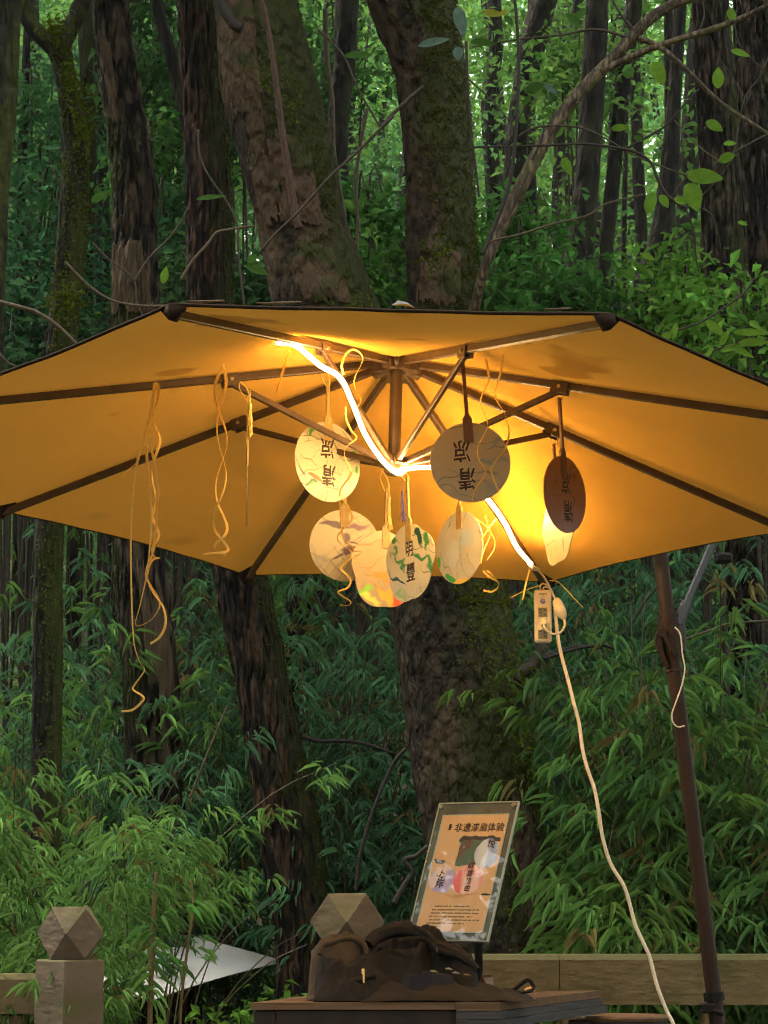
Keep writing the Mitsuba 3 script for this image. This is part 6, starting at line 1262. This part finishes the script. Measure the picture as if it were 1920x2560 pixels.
BL = [((1500, 60), 62, 46, 1.4, 'leaf_bright'), ((1540, 230), 90, 34, -.3, 'leaf_bright'), ((1443, 335), 104, 54, 1.5, 'leaf_bright'), ((1185, 318), 120, 62, -1.15, 'leaf_bright'), ((1060, 312), 62, 44, 1.2, 'leaf_mid'), ((1428, 545), 88, 40, -.5, 'leaf_bright'), ((1495, 620), 60, 30, .1, 'leaf_bright'), ((1482, 682), 84, 38, .4, 'leaf_bright'),
      ((1388, 765), 165, 62, -.05, 'leaf_bright'), ((1335, 852), 140, 78, -1.25, 'leaf_bright'), ((1282, 868), 62, 40, -.4, 'leaf_bright'), ((1152, 872), 110, 52, 1.2, 'leaf_bright'), ((1550, 965), 46, 22, -.3, 'leaf_bright'), ((1140, 1110), 70, 28, -.4, 'leaf_bright'), ((1210, 870), 70, 40, -1.0, 'leaf_bright')]
for (x, y), w, h, a, m in BL:
    q = e2((x, y))[0]; add(nm(key + '__leaf'), big_leaf(key, q[0], q[1], w / 1.728, h / 1.728, a, 9.25, None, rng), m, True)
key = 'leafy_twig'; tag(key, 'small twig with grey-blue drooping leaves before the top of the upright mossy stem', 'branch')
add(key + '__stem', px_tube(e2((360, 210), (330, 185), (325, 120), (300, 60)), 9.5, .004, .003), 'twig', True)
for (x, y), w, h, a, m in [((330, 95), 150, 58, -1.35, 'leaf_grey'), ((215, 182), 150, 36, .25, 'leaf_grey'), ((320, 232), 66, 48, -1.5, 'leaf_grey'), ((430, 185), 120, 30, -.1, 'leaf_mid'), ((470, 58), 92, 32, -.1, 'leaf_yellow'), ((540, 90), 60, 34, -.9, 'leaf_mid'), ((520, 55), 50, 26, .4, 'leaf_yellow')]:
    q = e2((x, y))[0]; add(nm(key + '__leaf'), big_leaf(key, q[0], q[1], w / 1.728, h / 1.728, a, 9.45, None, rng), m, True)
key = 'leafy_twig_001'; tag(key, 'sprig of small leaves on the thin twig before the pale branch', 'branch')
add(key + '__stem', px_tube(e2((580, 520), (640, 400), (690, 365), (760, 400)), 9.8, .004, .003), 'twig', True)
for (x, y), w, h, a, m in [((720, 385), 70, 26, -.6, 'leaf_grey'), ((650, 380), 90, 40, .5, 'leaf_mid'), ((620, 430), 60, 26, .9, 'leaf_mid'), ((790, 720), 90, 40, -1.1, 'leaf_bright'), ((1020, 552), 80, 30, .1, 'leaf_bright'), ((1100, 600), 50, 24, -.5, 'leaf_mid'), ((850, 60), 80, 40, .9, 'leaf_mid'), ((820, 90), 100, 40, -.8, 'leaf_mid')]:
    q = e2((x, y))[0]; add(nm(key + '__leaf'), big_leaf(key, q[0], q[1], w / 1.728, h / 1.728, a, 9.75, None, rng), m, True)
key = 'leafy_twig_002'; tag(key, 'twig with serrated green leaf before the reddish tree', 'branch')
add(key + '__stem', px_tube(e1((850, 865), (900, 850), (980, 845)), 9.6, .003, .002), 'twig', True)
for (x, y), w, h, a, m in [((910, 852), 130, 26, .12, 'leaf_mid'), ((712, 1188), 82, 36, 1.4, 'leaf_bright'), ((430, 850), 90, 36, .6, 'leaf_mid'), ((1550, 238), 130, 34, .05, 'leaf_mid'), ((1110, 1165), 110, 40, -.4, 'leaf_mid'), ((1090, 1120), 60, 40, .9, 'leaf_mid')]:
    q = e1((x, y))[0]; add(nm(key + '__leaf'), big_leaf(key, q[0], q[1], w / 1.728, h / 1.728, a, 9.55, None, rng), m, True)
key = 'bright_sprig'; tag(key, 'bright yellow-green sprig of long leaves above the right umbrella edge', 'plant')
b2 = lambda x, y: (960 + x / 1.728, 740 + y / 1.728)
add(key + '__stem', px_tube([b2(1720, 180), b2(1560, 200), b2(1440, 230), b2(1360, 280), b2(1330, 340)], 9.0, .005, .003), 'twig', True)
for (x, y), w, h, a, m in [((1590, 158), 170, 30, -.02, 'leaf_bright'), ((1600, 200), 140, 34, .05, 'leaf_bright'), ((1430, 140), 110, 36, -.7, 'leaf_bright'), ((1545, 240), 130, 28, -.45, 'leaf_bright'), ((1470, 180), 90, 30, 1.0, 'leaf_bright'), ((1475, 318), 130, 28, -.2, 'leaf_bright'), ((1390, 260), 110, 22, .8, 'leaf_bright'), ((1220, 175), 90, 34, .5, 'leaf_bright'), ((1255, 150), 80, 30, 1.3, 'leaf_bright'), ((1190, 215), 70, 28, -.6, 'leaf_bright'), ((1640, 90), 90, 36, .3, 'leaf_mid'), ((1500, 225), 100, 26, .3, 'leaf_bright')]:
    q = b2(x, y); add(nm(key + '__leaf'), big_leaf(key, q[0], q[1], w / 1.728, h / 1.728, a, 8.95, None, rng), m, True)
